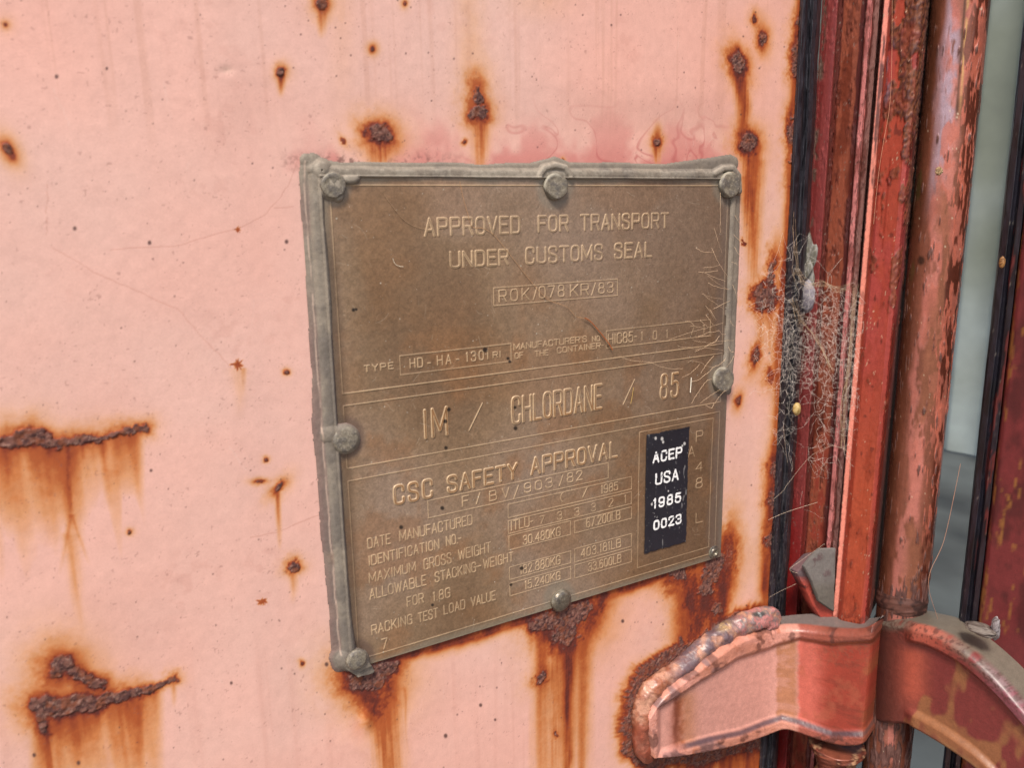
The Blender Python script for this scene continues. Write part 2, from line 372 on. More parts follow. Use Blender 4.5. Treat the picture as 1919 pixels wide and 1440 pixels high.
C = mix(C, L((250, 212, 198)), .55*scm*clean); C = mix(C, L((206, 140, 124)), .16*ss(.1, 1., fbm(X, Z, 33, 78, 4))*ss(.1, .6, fbm(X, Z, 260, 79, 3))*clean)
# hair cracks / fine curls
for pts in [[(205, 470), (330, 462), (400, 440), (445, 430)], [(452, 428), (500, 400), (540, 345), (560, 300)], [(515, 388), (548, 386)], [(96, 465), (200, 520), (330, 580), (430, 690)], [(88, 345), (88, 440)], [(600, 960), (520, 1000), (470, 1010)]]:
    pts_ = np.array(pts, float)
    dd = segd(px+3*n1, py+3*nl, pts_); C = mix(C, L((212, 150, 132)), .45*ss(1.6, .4, dd)*clean)
C = mix(C, L((92, 62, 58)), np.clip(sp*.9, 0, .9))
# paler dust fleck + bright dent by the top
fl = ss(.80, .9, vn(X*1500, Z*1500, 71))*ss(.6, .8, vn(X*420, Z*420, 72)); C = mix(C, L((140, 92, 84)), .35*fl)
ct = ss(.25, .7, core*(1+.35*n2)); 
Cc = mix(np.broadcast_to(L((128, 84, 72)), C.shape), L((88, 54, 50)), ss(-.3, .5, fbm(X, Z, 700, 81, 3)))
Cc = mix(Cc, L((176, 136, 120)), .5*ss(.35, .8, fbm(X, Z, 1100, 82, 3)))
Cc = mix(Cc, L((140, 76, 48)), .7*ss(.1, .7, fbm(X, Z, 380, 83, 3)))
C = mix(C, Cc, ct)
# grey smear of sealant round the plate is its own mesh; height
hgt = .00003*fbm(X, Z, 240, 91, 3) + .0009*fbm(X, Z, 11, 92, 2)*inner*ss(.008, .03, np.hypot(np.maximum(np.maximum(PXL-.012-X, X-PXR-.012), 0), np.maximum(np.maximum(PZB-.012-Z, Z-PZT-.012), 0)))
hgt += ct*(.0003+.00032*fbm(X, Z, 620, 93, 4)) - .0004*np.exp(-((px-424)/13)**2-((py-133)/9)**2)
hgt += .0002*np.clip(rag-.6, 0, 1)*fbm(X, Z, 900, 94, 2)
hgt += .0011*np.exp(-((px-686)/11)**2-((py-1350)/18)**2)      # paint blister
C = mix(C, L((222, 140, 128)), .5*np.exp(-((px-672)/14)**2-((py-1362)/22)**2)*clean)
C = mix(C, L((240, 200, 180)), .5*np.exp(-((px-424)/12)**2-((py-131)/7)**2))
rgh = np.clip(.50 + .25*np.clip(rag, 0, 1) + .2*ct, .2, .95)
door = thing('container_door', 'faded pink steel door sheet with rust runs, the large panel behind the brown plate', 'door', (float(XE/2), 0, 0))
V = np.stack([X, -hgt, Z], -1)
# roll the right edge back
V = np.concatenate([V, (V[:, -1:] + np.array([.0015, .004, 0])), (V[:, -1:] + np.array([.0015, .03, 0]))], 1)
C = np.concatenate([C, C[:, -1:], C[:, -1:]], 1); rgh = np.concatenate([rgh, rgh[:, -1:], rgh[:, -1:]], 1)
mesh('door_panel', V, gridfaces(V.shape[0], V.shape[1]), M_door, door, C, rgh, 0.)

# ------------------------------------------------------------------ sheets extruded vertically from a plan
def plan(pts, ds=.0006):
    """pts: (photo x at row 600, depth Y). returns resampled plan xy and their photo x"""
    P = np.array([[*PY(a, 600, b)[:2], a] for a, b in pts])
    seg = np.hypot(*np.diff(P[:, :2], axis=0).T); s_ = np.concatenate([[0], np.cumsum(seg)])
    n = max(int(s_[-1]/ds), len(pts))
    ts = np.unique(np.concatenate([np.linspace(0, s_[-1], n), s_]))
    return np.stack([np.interp(ts, s_, P[:, k]) for k in range(3)], -1)
Z600 = float(PY(1600, 600, -.02)[2])
def sheet(pl, z0, z1, dz=.0008, lean=0.):
    zz = np.concatenate([[z0-.25], np.arange(z0, z1, dz), [z1+.25]])
    q = np.broadcast_to(pl[:, 2], (len(zz), len(pl))).copy()
    Xs = np.broadcast_to(pl[:, 0], q.shape).copy(); Ys = np.broadcast_to(pl[:, 1], q.shape).copy()
    Zs = np.broadcast_to(zz[:, None], q.shape).copy()
    Xs = Xs + lean*(Zs-Z600)
    d = np.gradient(pl[:, :2], axis=0); d /= np.maximum(np.hypot(*d.T)[:, None], 1e-9)
    nrm = np.stack([d[:, 1], -d[:, 0]], -1)     # towards the viewer side
    return Xs, Ys, Zs, q, nrm
ZL0, ZH0 = float(PY(1480, 1600, 0)[2]), float(PY(1480, -120, 0)[2])
def zones(q, zs):
    """zs: (q, colour) piecewise with soft borders"""
    out = np.broadcast_to(L(zs[0][1]), q.shape+(3,)).copy()
    for a, c in zs[1:]:
        out = mix(out, L(c), ss(a-1.2, a+1.2, q))
    return out

# rubber seal of the door
pl = plan([(1466, .0035), (1468, -.0008), (1473, -.0026), (1480, -.0026), (1484, .0002), (1487, .0004), (1492, -.0016), (1499, -.001), (1504, .004), (1505, .012)], .0005)
Xs, Ys, Zs, q, nr = sheet(pl, ZL0, ZH0, .0012)
u = np.cumsum(np.r_[0, np.hypot(*np.diff(pl[:, :2], axis=0).T)]); U = np.broadcast_to(u, q.shape)
wob = .0011*fbm(Zs*0+.3, Zs, 9, 5, 2) + .0004*fbm(Zs*0, Zs, 70, 6, 3)
Xs = Xs + wob*ss(1470, 1490, q)*.8
sx, sy = proj(Xs, Ys, Zs)
nn = fbm(U, Zs, 500, 8, 4, sy=120); n3 = fbm(U, Zs, 1400, 18, 3)
C = np.broadcast_to(L((52, 50, 58)), q.shape+(3,))
C = mix(C, L((24, 22, 30)), ss(-.2, .5, nn)); C = mix(C, L((98, 92, 88)), .6*ss(.3, .9, n3)*ss(350, 520, sy)); C = mix(C, L((150, 80, 50)), .8*ss(.1, .6, n3)*ss(1470, 1467, q))
mesh('rubber_seal', np.stack([Xs+.0002*nn*nr[:, 0], Ys+.0003*nn*nr[:, 1], Zs], -1), gridfaces(*q.shape), M_rub, door, C, .42, 0.)

# ------------------------------------------------------------------ hinge blade of the door
kn = [((1212, 1340), (1222, 1420), -.0075), ((1235, 1302), (1250, 1420), -.0085), ((1290, 1262), (1295, 1415), -.009), ((1340, 1220), (1340, 1408), -.009),
      ((1385, 1192), (1378, 1399), -.009), ((1430, 1176), (1420, 1386), -.009), ((1457, 1174), (1446, 1376), -.0105), ((1497, 1172), (1473, 1366), -.0165),
      ((1546, 1178), (1517, 1383), -.029), ((1590, 1182), (1565, 1399), -.042), ((1620, 1181), (1598, 1402), -.0505), ((1634, 1174), (1614, 1397), -.0535)]
def bladegrid(kn, nt=320, ns=190, X=None):
    t = np.linspace(0, len(kn)-1, nt); k = np.arange(len(kn))
    T = np.array([a[0] for a in kn], float); B = np.array([a[1] for a in kn], float); Y = np.array([a[2] for a in kn])
    def sm(v):
        f = np.interp(t, k, v); K_ = 12; w = np.ones(2*K_+1)/(2*K_+1)
        for _ in range(2):
            f = np.convolve(np.r_[2*f[0]-f[K_:0:-1], f, 2*f[-1]-f[-2:-K_-2:-1]], w, 'valid')
        return f
    tx, ty, bx, by, yy = sm(T[:, 0]), sm(T[:, 1]), sm(B[:, 0]), sm(B[:, 1]), sm(Y)
    s_ = np.linspace(0, 1, ns)[:, None]
    gx = tx*(1-s_)+bx*s_; gy = ty*(1-s_)+by*s_
    P = PX(gx, gy, np.broadcast_to(yy, gx.shape)) if X else PY(gx, gy, np.broadcast_to(yy, gx.shape))
    return P, gx, gy, t
P, gx, gy, t = bladegrid(kn)
itop = np.interp(gx, [1225, 1262, 1307, 1378, 1436, 1456, 1497, 1560, 1640], [1330, 1306, 1276, 1233, 1214, 1206, 1195, 1206, 1200])
ibot = np.interp(gx, [1236, 1262, 1330, 1384, 1430, 1465, 1500, 1560, 1620], [1412, 1402, 1383, 1372, 1354, 1343, 1352, 1374, 1374])
ileft = 1231
dip = np.minimum(np.minimum(gy-itop, ibot-gy), gx-ileft)       # >0 inside the recessed field
rimh = ss(9, -8, dip)
edge = np.minimum(np.linspace(0, 1, P.shape[0])[:, None], np.linspace(1, 0, P.shape[0])[:, None])*P.shape[0]
rim = .0030*rimh
nx_ = np.gradient(P, axis=1); nv = np.cross(nx_, np.array([0, 0, 1.])); nv /= np.linalg.norm(nv, axis=-1, keepdims=True)
nv *= np.where(nv[..., 1:2] > 0, -1, 1) 
n1 = fbm(P[..., 0]+P[..., 1]*.7, P[..., 2], 320, 101, 4); n2 = fbm(P[..., 0]-P[..., 1]*.6, P[..., 2], 1000, 102, 3)
P2 = P + nv*(rim*(1+.10*fbm(gx, gy, .012, 105, 2)) + .00008*n2*rimh + .00003*n2)[..., None]
# round the outer border
rnd = np.clip(1-edge/9, 0, 1)**2
P2 = P2 - nv*(.004*rnd)[..., None]
C = np.broadcast_to(L((238, 172, 156)), P.shape).copy()
redz = ss(1491, 1501, gx+3*n1+1.5*n2); C = mix(C, L((236, 122, 104)), redz); C = mix(C, L((186, 74, 56)), ss(1518, 1556, gx+6*n1)*.92)  # salmon band: lit bend of the red face, painted paler
C = mix(C, L((150, 70, 54)), .6*ss(.0, .8, n1)*ss(1520, 1560, gx)); C = mix(C, L((206, 112, 84)), .5*ss(.2, .8, fbm(gx, gy, .035, 107, 4))*redz)
C = mix(C, L((196, 128, 84)), .8*ss(1452, 1459, gx+2*n1)*ss(1499, 1488, gx+3*n1+2*n2)*(.6+.4*ss(-.6, .3, n1)))     # rusty strip at the bend
C = mix(C, L((122, 92, 82)), .55*ss(1180, 1195, gy)*0+.75*ss(1500, 1560, gx)*ss(1212, 1190, gy-.0*gx)*ss(-.7, .3, n1))
C = mix(C, L((140, 105, 85)), .4*ss(.1, .7, n2)*ss(1500, 1530, gx)*ss(1290, 1200, gy))
C = mix(C, L((168, 78, 40)), .9*np.exp(-((gx-1272-4*n1)/15)**2)*ss(1290, 1320, gy)*(.8+.2*n1)); C = mix(C, L((120, 52, 34)), .8*np.exp(-((gx-1268-4*n1)/7)**2)*ss(1290, 1320, gy)*ss(1440, 1360, gy))
C = mix(C, L((206, 140, 96)), .6*np.exp(-((gx-1290)/16)**2)*ss(1280, 1310, gy))
# rim colours
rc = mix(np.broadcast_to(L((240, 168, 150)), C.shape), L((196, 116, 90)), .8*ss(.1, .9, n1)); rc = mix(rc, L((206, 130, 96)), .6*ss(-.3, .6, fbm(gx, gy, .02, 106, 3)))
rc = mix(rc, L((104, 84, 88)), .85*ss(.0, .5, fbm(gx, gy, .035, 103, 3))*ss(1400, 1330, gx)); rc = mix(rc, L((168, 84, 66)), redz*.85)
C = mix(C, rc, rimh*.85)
C = mix(C, L((96, 76, 84)), .9*ss(6, 1, np.abs(dip))*(gy > 1300)*ss(1262, 1290, gx))     # dark grey line along the lower crease
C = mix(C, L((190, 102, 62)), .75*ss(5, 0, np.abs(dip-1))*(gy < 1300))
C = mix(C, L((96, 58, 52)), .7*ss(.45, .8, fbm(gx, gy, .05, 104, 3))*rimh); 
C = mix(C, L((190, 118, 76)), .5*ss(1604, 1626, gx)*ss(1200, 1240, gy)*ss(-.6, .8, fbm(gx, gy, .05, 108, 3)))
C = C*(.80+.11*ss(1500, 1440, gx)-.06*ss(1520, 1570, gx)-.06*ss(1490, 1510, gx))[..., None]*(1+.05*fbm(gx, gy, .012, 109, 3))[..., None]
off = np.stack([np.interp(t, [0, 6, 7.5, 11], [0, .0, .013, .016]), np.interp(t, [0, 5, 7.5, 11], [.0075, .0085, .009, .003]), 0*t], -1)
def rimwall(P2, C, off, colr, n=6):
    """closes the border of a blade grid backwards"""
    top = P2[0]; bot = P2[-1]
    rows_t = [top + off*k/n for k in range(1, n+1)][::-1]; rows_b = [bot + off*k/n for k in range(1, n+1)]
    V = np.concatenate([rows_t, P2, rows_b], 0)
    ct = np.broadcast_to(colr, (n,)+C.shape[1:]); CC = np.concatenate([ct*(1+0*C[:1]), C, np.broadcast_to(C[-1:]*.8, (n,)+C.shape[1:])], 0)
    return V, CC
dust = mix(np.broadcast_to(L((128, 116, 112)), C[:1].shape), L((206, 130, 112)), ss(1455, 1440, gx[:1])*.7)
V, CC = rimwall(P2, C, off, dust)
# right end turned away
e = V[:, -1:] ; V = np.concatenate([V, e+np.array([.004, .0005, 0]), e+np.array([.02, .006, 0])], 1); CC = np.concatenate([CC, CC[:, -1:], CC[:, -1:]], 1)
V = np.concatenate([V[:, :1]+np.array([.0, .009, 0]), V], 1); CC = np.concatenate([CC[:, :1], CC], 1)
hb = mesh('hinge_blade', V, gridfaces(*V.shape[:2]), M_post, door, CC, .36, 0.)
hb['label'] = 'pink to red hinge blade welded to the door sheet'

def tube(path, rad, nseg=8, wob=0, seed=0, close=True):   # swept round section
    path = np.asarray(path, float); n = len(path); rad = np.broadcast_to(np.asarray(rad, float), (n,))
    T = np.gradient(path, axis=0); T /= np.maximum(np.linalg.norm(T, axis=1, keepdims=True), 1e-12)
    ref = np.array([.31, -.9, .29]); A = np.cross(T, ref); A /= np.maximum(np.linalg.norm(A, axis=1, keepdims=True), 1e-9); B = np.cross(T, A)
    th = np.linspace(0, 2*np.pi, nseg, endpoint=False)
    r = rad[:, None]*np.ones(nseg)
    if wob: r = r*(1+wob*fbm(np.arange(n)[:, None]*.045+.8*np.sin(th)[None], np.cos(th)[None]*1.6, 1., seed, 3)+wob*.9*fbm(np.arange(n)[:, None]*.018+np.sin(th)[None], np.cos(th)[None]*1.3, 1., seed+5, 2))
    V = path[:, None] + r[..., None]*(np.cos(th)[None, :, None]*A[:, None] + np.sin(th)[None, :, None]*B[:, None])
    return V, gridfaces(n, nseg, closed=True)
def catmull(p, n):
    p = np.asarray(p, float); t = np.linspace(0, len(p)-1, n); i = np.clip(t.astype(int), 0, len(p)-2); f = (t-i)[:, None]
    g = lambda k: p[np.clip(k, 0, len(p)-1)]
    a, b, c, d = g(i-1), g(i), g(i+1), g(i+2)
    return .5*((2*b)+(-a+c)*f+(2*a-5*b+4*c-d)*f*f+(-a+3*b-3*c+d)*f**3)
wp = catmull([(1216, 1421), (1203, 1405), (1200, 1370), (1203, 1330), (1220, 1292), (1262, 1261), (1310, 1222), (1345, 1196), (1375, 1176), (1405, 1162), (1432, 1155), (1452, 1164)], 420)
yy = np.interp(np.arange(420), [0, 80, 300, 419], [-.0022, -.0032, -.0036, -.0075])
PP = PY(wp[:, 0], wp[:, 1], yy)
rr = np.interp(np.arange(420), [0, 20, 60, 160, 300, 350, 390, 419], [.0030, .0042, .0050, .0055, .0058, .0062, .0070, .004])
V, Fq = tube(PP, rr, 40, .10, 7)
rip = 1+.0*V[..., 0]
sx, sy = proj(V[..., 0], V[..., 1], V[..., 2]); n1 = fbm(sx, sy, .06, 5, 4); n2 = fbm(sx, sy, .25, 6, 3)
V[..., 1] = -.0105 + .0*n1 + np.logaddexp(0, (V[..., 1]+.0105)*900)/900 + (-.00018*n2 - .0008*n1) - .0025*ss(1340, 1440, sx)
C = mix(np.broadcast_to(L((206, 150, 124)), V.shape), L((170, 104, 76)), ss(-.3, .6, n1)); C = mix(C, L((108, 90, 98)), .92*ss(1240, 1285, sx)*ss(-1., -.1, n1))
C = mix(C, L((130, 76, 66)), .5*ss(.1, .8, n2)*ss(1330, 1270, sx)); C = mix(C, L((140, 126, 126)), .35*ss(.2, .7, fbm(sx, sy, .11, 8, 3))*ss(1280, 1300, sx)); C = mix(C, L((146, 66, 48)), .7*ss(1345, 1375, sy))
C = mix(C, L((222, 186, 130)), .85*np.exp(-((sx-1356)/13)**2-((sy-1174)/9)**2)*ss(-.7, .1, n2))
C = mix(C, L((214, 140, 134)), .85*ss(1368, 1392, sx)*ss(-.7, .1, n1)); C = mix(C, L((132, 120, 118)), .85*ss(1370, 1390, sx)*ss(.05, .45, n2))
C = mix(C, L((64, 68, 66)), .95*ss(1.2, .7, np.hypot((sx-1419)/13, (sy-1150)/5.5)))
wmet = .25*np.exp(-((sx-1356)/16)**2)
mesh('weld_bead', V, Fq, M_weld, hb, C, .38, wmet)

# ------------------------------------------------------------------ corner post : channel and bar
post = thing('corner_post', 'upright red and rust streaked steel post between the black seal and the round pipe', 'post', (float(XE)+.02, 0, 0))
pl = plan([(1503, .013), (1507, .016), (1529, .006), (1533, .009), (1538, .009), (1572, -.006), (1578, -.008), (1580, -.0125), (1588, -.0155), (1590, -.0135), (1594, -.015), (1602, -.0185), (1605, -.0165), (1612, -.021), (1616, -.02), (1625, -.012)], .0005)
Xs, Ys, Zs, q, nr = sheet(pl, ZL0, ZH0, lean=.008)
sx, sy = proj(Xs, Ys, Zs)
u = np.cumsum(np.r_[0, np.hypot(*np.diff(pl[:, :2], axis=0).T)]); U = np.broadcast_to(u, q.shape)
n1 = fbm(U, Zs, 220, 111, 4, sy=120); n2 = fbm(U, Zs, 900, 112, 3, sy=500); n3 = fbm(U, Zs, 120, 113, 3, sy=40)
C = zones(q+1.5*n1, [(1503, (142, 62, 60)), (1514, (166, 78, 76)), (1531, (104, 52, 46)), (1541, (176, 96, 72)), (1571, (104, 50, 46)), (1581, (222, 138, 134)), (1590, (104, 56, 50)), (1594, (168, 124, 116)), (1603, (92, 50, 44))])  # pale pink stripe is the lit step edge, painted into the colour
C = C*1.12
C = mix(C, L((116, 54, 42)), .7*ss(.15, .8, n1)*ss(1533, 1540, q)*ss(1575, 1568, q)); C = mix(C, L((116, 48, 34)), .6*ss(.2, .6, n3)*ss(1533, 1540, q))
C = mix(C, L((112, 104, 90)), .75*ss(.0, .4, n1)*ss(1516, 1508, q)*ss(900, 500, sy)); C = mix(C, L((176, 40, 40)), .7*ss(880, 1050, sy)*ss(1545, 1520, q))
C = mix(C, L((100, 58, 48)), .7*ss(.25, .6, n2)*ss(1576, 1581, q)); C = mix(C, L((190, 70, 62)), .5*ss(700, 900, sy)*ss(1540, 1550, q)*ss(1575, 1568, q)*ss(.1, -.3, n1))
C = mix(C, L((180, 168, 156)), .6*ss(.82, .9, vn(U*2200, Zs*2000, 114))*ss(.65, .75, vn(U*500, Zs*300, 115)))
d = .00008*n2+.00025*ss(.1, .5, n1)*n2
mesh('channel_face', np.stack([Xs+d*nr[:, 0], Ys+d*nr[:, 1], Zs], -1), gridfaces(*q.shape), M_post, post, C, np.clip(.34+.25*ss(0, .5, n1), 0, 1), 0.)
# bar
BZ = float(PY(1560, 1178, -.0225)[2])
pl = plan([(1609, -.012), (1609.5, -.0215), (1611, -.0235), (1620, -.0255), (1622, -.027), (1630, -.0305), (1650, -.037), (1668, -.043), (1677, -.0445), (1684, -.043), (1690, -.037), (1700, -.030), (1718, -.028), (1745, -.020)], .0005)
Xs, Ys, Zs, q, nr = sheet(pl, ZL0, ZH0, lean=.016); Xs = Xs-.0019
zb = BZ + .0135*ss(1676, 1690, q)
Zs = np.maximum(Zs, zb)
u = np.cumsum(np.r_[0, np.hypot(*np.diff(pl[:, :2], axis=0).T)]); U = np.broadcast_to(u, q.shape)
sx, sy = proj(Xs, Ys, Zs)
n1 = fbm(U, Zs, 170, 121, 4, sy=90); n2 = fbm(U, Zs, 900, 122, 3, sy=700); n3 = fbm(U, Zs, 60, 123, 3, sy=22)
C = zones(q+.8*n2, [(1609, (84, 42, 38)), (1611.5, (244, 150, 130)), (1620.5, (182, 78, 60)), (1668, (162, 66, 56)), (1679, (116, 50, 42)), (1690, (96, 54, 40))])  # salmon strip: light on the left bevel put into the colour
C = mix(C, L((186, 82, 82)), .6*ss(-.1, .5, n3)*ss(1623, 1630, q)*ss(800, 600, sy)); C = mix(C, L((200, 96, 62)), .5*ss(700, 950, sy)*ss(1623, 1635, q)*ss(1675, 1665, q))
hr = ss(.05, .35, n1+.75*ss(330, 120, sy)-.25+.35*ss(1650, 1672, q)*ss(700, 500, sy)-.5*ss(380, 700, sy))*ss(1622, 1628, q)
hc = mix(np.broadcast_to(L((128, 72, 44)), C.shape), L((86, 44, 38)), ss(-.2, .5, n2)); hc = mix(hc, L((138, 104, 120)), .8*ss(.25, .5, n3)*ss(300, 100, sy))
C = mix(C, hc, hr)
C = mix(C, L((74, 40, 40)), .85*ss(.1, .5, fbm(U, Zs, 300, 124, 4, sy=60)+.1)*ss(1612, 1614, q)*ss(1626, 1618, q)*ss(700, 430, sy))
C = mix(C, L((98, 44, 40)), .7*ss(.86, .93, vn(U*330, Zs*230, 125))*ss(1622, 1626, q)); C = mix(C, L((150, 62, 44)), .5*ss(.1, .7, n1)*ss(1622, 1630, q))
C = mix(C, L((130, 34, 24)), .6*np.exp(-((q-1646)/2)**2)*ss(280, 300, sy)*ss(480, 460, sy))
C = mix(C, L((110, 46, 38)), .75*ss(1130, 1165, sy)*ss(.35, -.3, n2))
C = mix(C, L((224, 190, 160)), .8*ss(.82, .9, vn(U*2400, Zs*2200, 126))*ss(.72, .82, vn(U*600, Zs*300, 127)))
d = .00006*n2+.0004*hr*(1+n2)
V = np.stack([Xs+d*nr[:, 0], Ys+d*nr[:, 1], Zs], -1)
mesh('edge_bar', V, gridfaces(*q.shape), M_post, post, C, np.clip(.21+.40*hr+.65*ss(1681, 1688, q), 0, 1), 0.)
# foot wedge of the bar, dust lying on its slope
def fan(name, front, Yf, col, parent, rghv=.6, thick=(.003, .008, -.002), nr_=26, colfn=None, mat=None, bulge=0):
    P = np.array([PY(a, b, y) for (a, b), y in zip(front, Yf)])
    m = catmull(np.concatenate([P, P[:1]]), len(P)*14)[:-1] if False else np.concatenate([P[i]+(P[(i+1) % len(P)]-P[i])*np.linspace(0, 1, 14, endpoint=False)[:, None] for i in range(len(P))])
    c = m.mean(0)
    k = np.linspace(1, .0, nr_)[:, None, None]
    V = c + (m-c)*k
    V[..., 1] -= bulge*(1-k[..., 0]**2)
    back = m[None] + np.array(thick)
    V = np.concatenate([back, V], 0)
    sx, sy = proj(V[..., 0], V[..., 1], V[..., 2])
    nn = fbm(sx, sy, .08, 11, 4)
    V[1:, :, 1] -= .0003*nn[1:]
    C = colfn(sx, sy, nn) if colfn else np.broadcast_to(L(col), V.shape)
    return mesh(name, V, gridfaces(V.shape[0], V.shape[1], closed=True), mat or M_post, parent, C, rghv, 0.)
fan('bar_foot', [(1492, 1072), (1520, 1044), (1563, 1034), (1561, 1178), (1549, 1175), (1525, 1138), (1509, 1103)], [-.008, -.013, -.0215, -.0238, -.021, -.016, -.012], None, post, .4,
    colfn=lambda x, y, n: mix(mix(np.broadcast_to(L((176, 72, 58)), x.shape+(3,)), L((96, 44, 42)), ss(0, .5, n)), L((110, 100, 104)), .8*ss(1100, 1070, y)*ss(1545, 1520, x)))
fan('dust_cover', [(1508, 1062), (1522, 1044), (1538, 1029), (1566, 1028), (1563, 1147), (1536, 1128), (1523, 1092)], [-.0145, -.017, -.020, -.0235, -.025, -.0215, -.018], None, post, .95, thick=(.001, .003, -.001), bulge=.001, mat=M_seal,
    colfn=lambda x, y, n: mix(mix(np.broadcast_to(L((122, 116, 112)), x.shape+(3,)), L((96, 72, 74)), .8*ss(.1, .6, n)*ss(1110, 1060, y)), L((108, 102, 94)), ss(1080, 1110, y)))
bpy.data.objects['dust_cover']['label'] = 'grey dust lying on the sloped foot of the bar'
# knuckle under the hinge blade
def lathe(name, prof, axis, mat, parent, colfn, rghv=.5, met=0., n=96, tilt=None, noise=0):
    prof = np.array(prof, float); ts = np.linspace(0, len(prof)-1, max(len(prof)*8, 40)); r = np.interp(ts, np.arange(len(prof)), prof[:, 0]); h = np.interp(ts, np.arange(len(prof)), prof[:, 1])
    th = np.linspace(0, 2*np.pi, n, endpoint=False)
    ax = Vector(axis).normalized(); ref = Vector((0, 0, 1)) if abs(ax.z) < .9 else Vector((1, 0, 0)); a = ax.cross(ref).normalized(); b = ax.cross(a)
    a, b, ax = np.array(a), np.array(b), np.array(ax)
    rn = r[:, None]*(1+noise*fbm(np.cos(th)[None]+h[:, None]*300, np.sin(th)[None]+0*r[:, None], 1.5, int(abs(h[-1])*1e6) % 97, 2))
    V = rn[..., None]*(np.cos(th)[None, :, None]*a+np.sin(th)[None, :, None]*b) + h[:, None, None]*ax
    return V
KC = PY(1569, 1395, -.036)
V = lathe('k', [(.0001, 0), (.0155, 0), (.0155, -.003), (.0135, -.006), (.0110, -.011), (.0112, -.02), (.0135, -.026), (.0140, -.08), (.0001, -.08)], (0, 0, 1), None, None, None, noise=.05) + KC
sx, sy = proj(V[..., 0], V[..., 1], V[..., 2]); nn = fbm(sx, sy, .06, 15, 4)
C = mix(np.broadcast_to(L((150, 84, 64)), V.shape), L((84, 42, 38)), ss(-.2, .5, nn)); C = mix(C, L((222, 170, 130)), .7*ss(.35, .6, nn))
mesh('hinge_knuckle', V-0, gridfaces(V.shape[0], V.shape[1], closed=True), M_post, post, C, .35, .2)

# putty lump on the channel
def blobm(name, c, r, parent, colfn, mat, seed=1, am=.18, rghv=.6, n=56):
    th = np.linspace(0, np.pi, n)[:, None]; ph = np.linspace(0, 2*np.pi, n*2, endpoint=False)[None]
    d = np.stack([np.sin(th)*np.cos(ph), np.sin(th)*np.sin(ph), np.cos(th)+0*ph], -1)
    k = 1+am*fbm(d[..., 0]*2+d[..., 1]*1.3+3, d[..., 2]*2+d[..., 1]+5, 1., seed, 3)
    V = np.array(c)+d*k[..., None]*np.array(r)
    sx, sy = proj(V[..., 0], V[..., 1], V[..., 2])
    return mesh(name, V, gridfaces(n, n*2, closed=True), mat, parent, colfn(sx, sy, fbm(d[..., 0]*3, d[..., 2]*3+d[..., 1], 1.5, seed, 3)), rghv, 0.)
grey = lambda a, b: (lambda x, y, n: mix(np.broadcast_to(L(a), x.shape+(3,)), L(b), ss(-.3, .5, n)))
blobm('putty_lump', PY(1512, 500, .004), (.0035, .005, .0145), post, grey((150, 146, 140), (112, 108, 96)), M_seal, 3, .35)
blobm('putty_lump', PY(1511, 556, .002), (.0032, .006, .0095), post, grey((168, 160, 166), (140, 132, 140)), M_seal, 4, .12)

# ------------------------------------------------------------------ round pipe
YP = -.052
cR = PY(1743, 600, YP); t1 = ray(1691, 600)[[0, 2]]; t2 = ray(1794, 600)[[0, 2]]
t1 = t1/np.hypot(*t1); t2 = t2/np.hypot(*t2); half = math.acos(float(np.clip(t1@t2, -1, 1)))/2
tb = (t1+t2); tb /= np.hypot(*tb); dist = math.hypot(cR[0], cR[1]+D)
RP = dist*math.sin(half); CP = np.array([tb[0]*dist, tb[1]*dist-D])
print('pipe', CP, RP)
ZPB = float(PX(1697, 1152, CP[0]-RP*.8)[2])
pipe = thing('round_pipe', 'worn coppery round pipe with chipped pink paint, upright right of the red bar', 'pipe', (float(CP[0]), float(CP[1]), 0))
th = np.linspace(0, 2*np.pi, 300, endpoint=False)
zz = np.concatenate([[ZL0-.3], np.arange(ZL0, ZH0, .0008), [ZH0+.3]])
TH, Zs = np.meshgrid(th, zz)
phi = (TH-math.atan2(-tb[1], -tb[0])+np.pi) % (2*np.pi)-np.pi       # 0 = faces camera; + = left?
nz1 = fbm(phi*2.2, Zs, 1., 131, 4, sy=70); nz2 = fbm(phi*9, Zs, 1., 132, 3, sy=120); nz3 = fbm(phi*1.1, Zs, 1.2, 133, 3, sy=26)
rr = RP*(1+.004*nz2+.006*nz1)
# ding at lower end: sits on the hinge barrel
Xs = CP[0]+rr*np.cos(TH)+.010*(Zs-Z600); Ys = CP[1]+rr*np.sin(TH)
sx, sy = proj(Xs, Ys, Zs)
axx, _ = proj(.010*(Zs-Z600)+CP[0], 0*Zs+CP[1], Zs); v = (sx-axx)/np.maximum(52., 1)      # about -1 left .. 1 right
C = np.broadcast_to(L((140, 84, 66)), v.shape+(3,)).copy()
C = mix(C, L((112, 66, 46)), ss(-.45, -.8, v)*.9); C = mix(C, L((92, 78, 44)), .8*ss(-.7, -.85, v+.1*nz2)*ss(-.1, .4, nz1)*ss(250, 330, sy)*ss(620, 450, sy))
C = mix(C, L((196, 170, 184)), .9*ss(.42, .1, np.abs(v+.22+.15*nz3))*ss(440, 250, sy)*ss(-.9, -.1, nz2+.4)); C = mix(C, L((214, 134, 120)), .85*ss(.38, .12, np.abs(v+.05+.28*nz3))*ss(-.5, .0, nz1+.15*nz2))  # lavender band paints the sky's reflection onto the upper pipe
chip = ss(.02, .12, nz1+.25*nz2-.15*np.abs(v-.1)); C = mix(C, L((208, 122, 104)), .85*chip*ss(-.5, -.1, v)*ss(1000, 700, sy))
C = mix(C, L((176, 112, 84)), .6*ss(-.1, .3, nz3)*ss(-.3, .1, v)*ss(.6, .4, v))
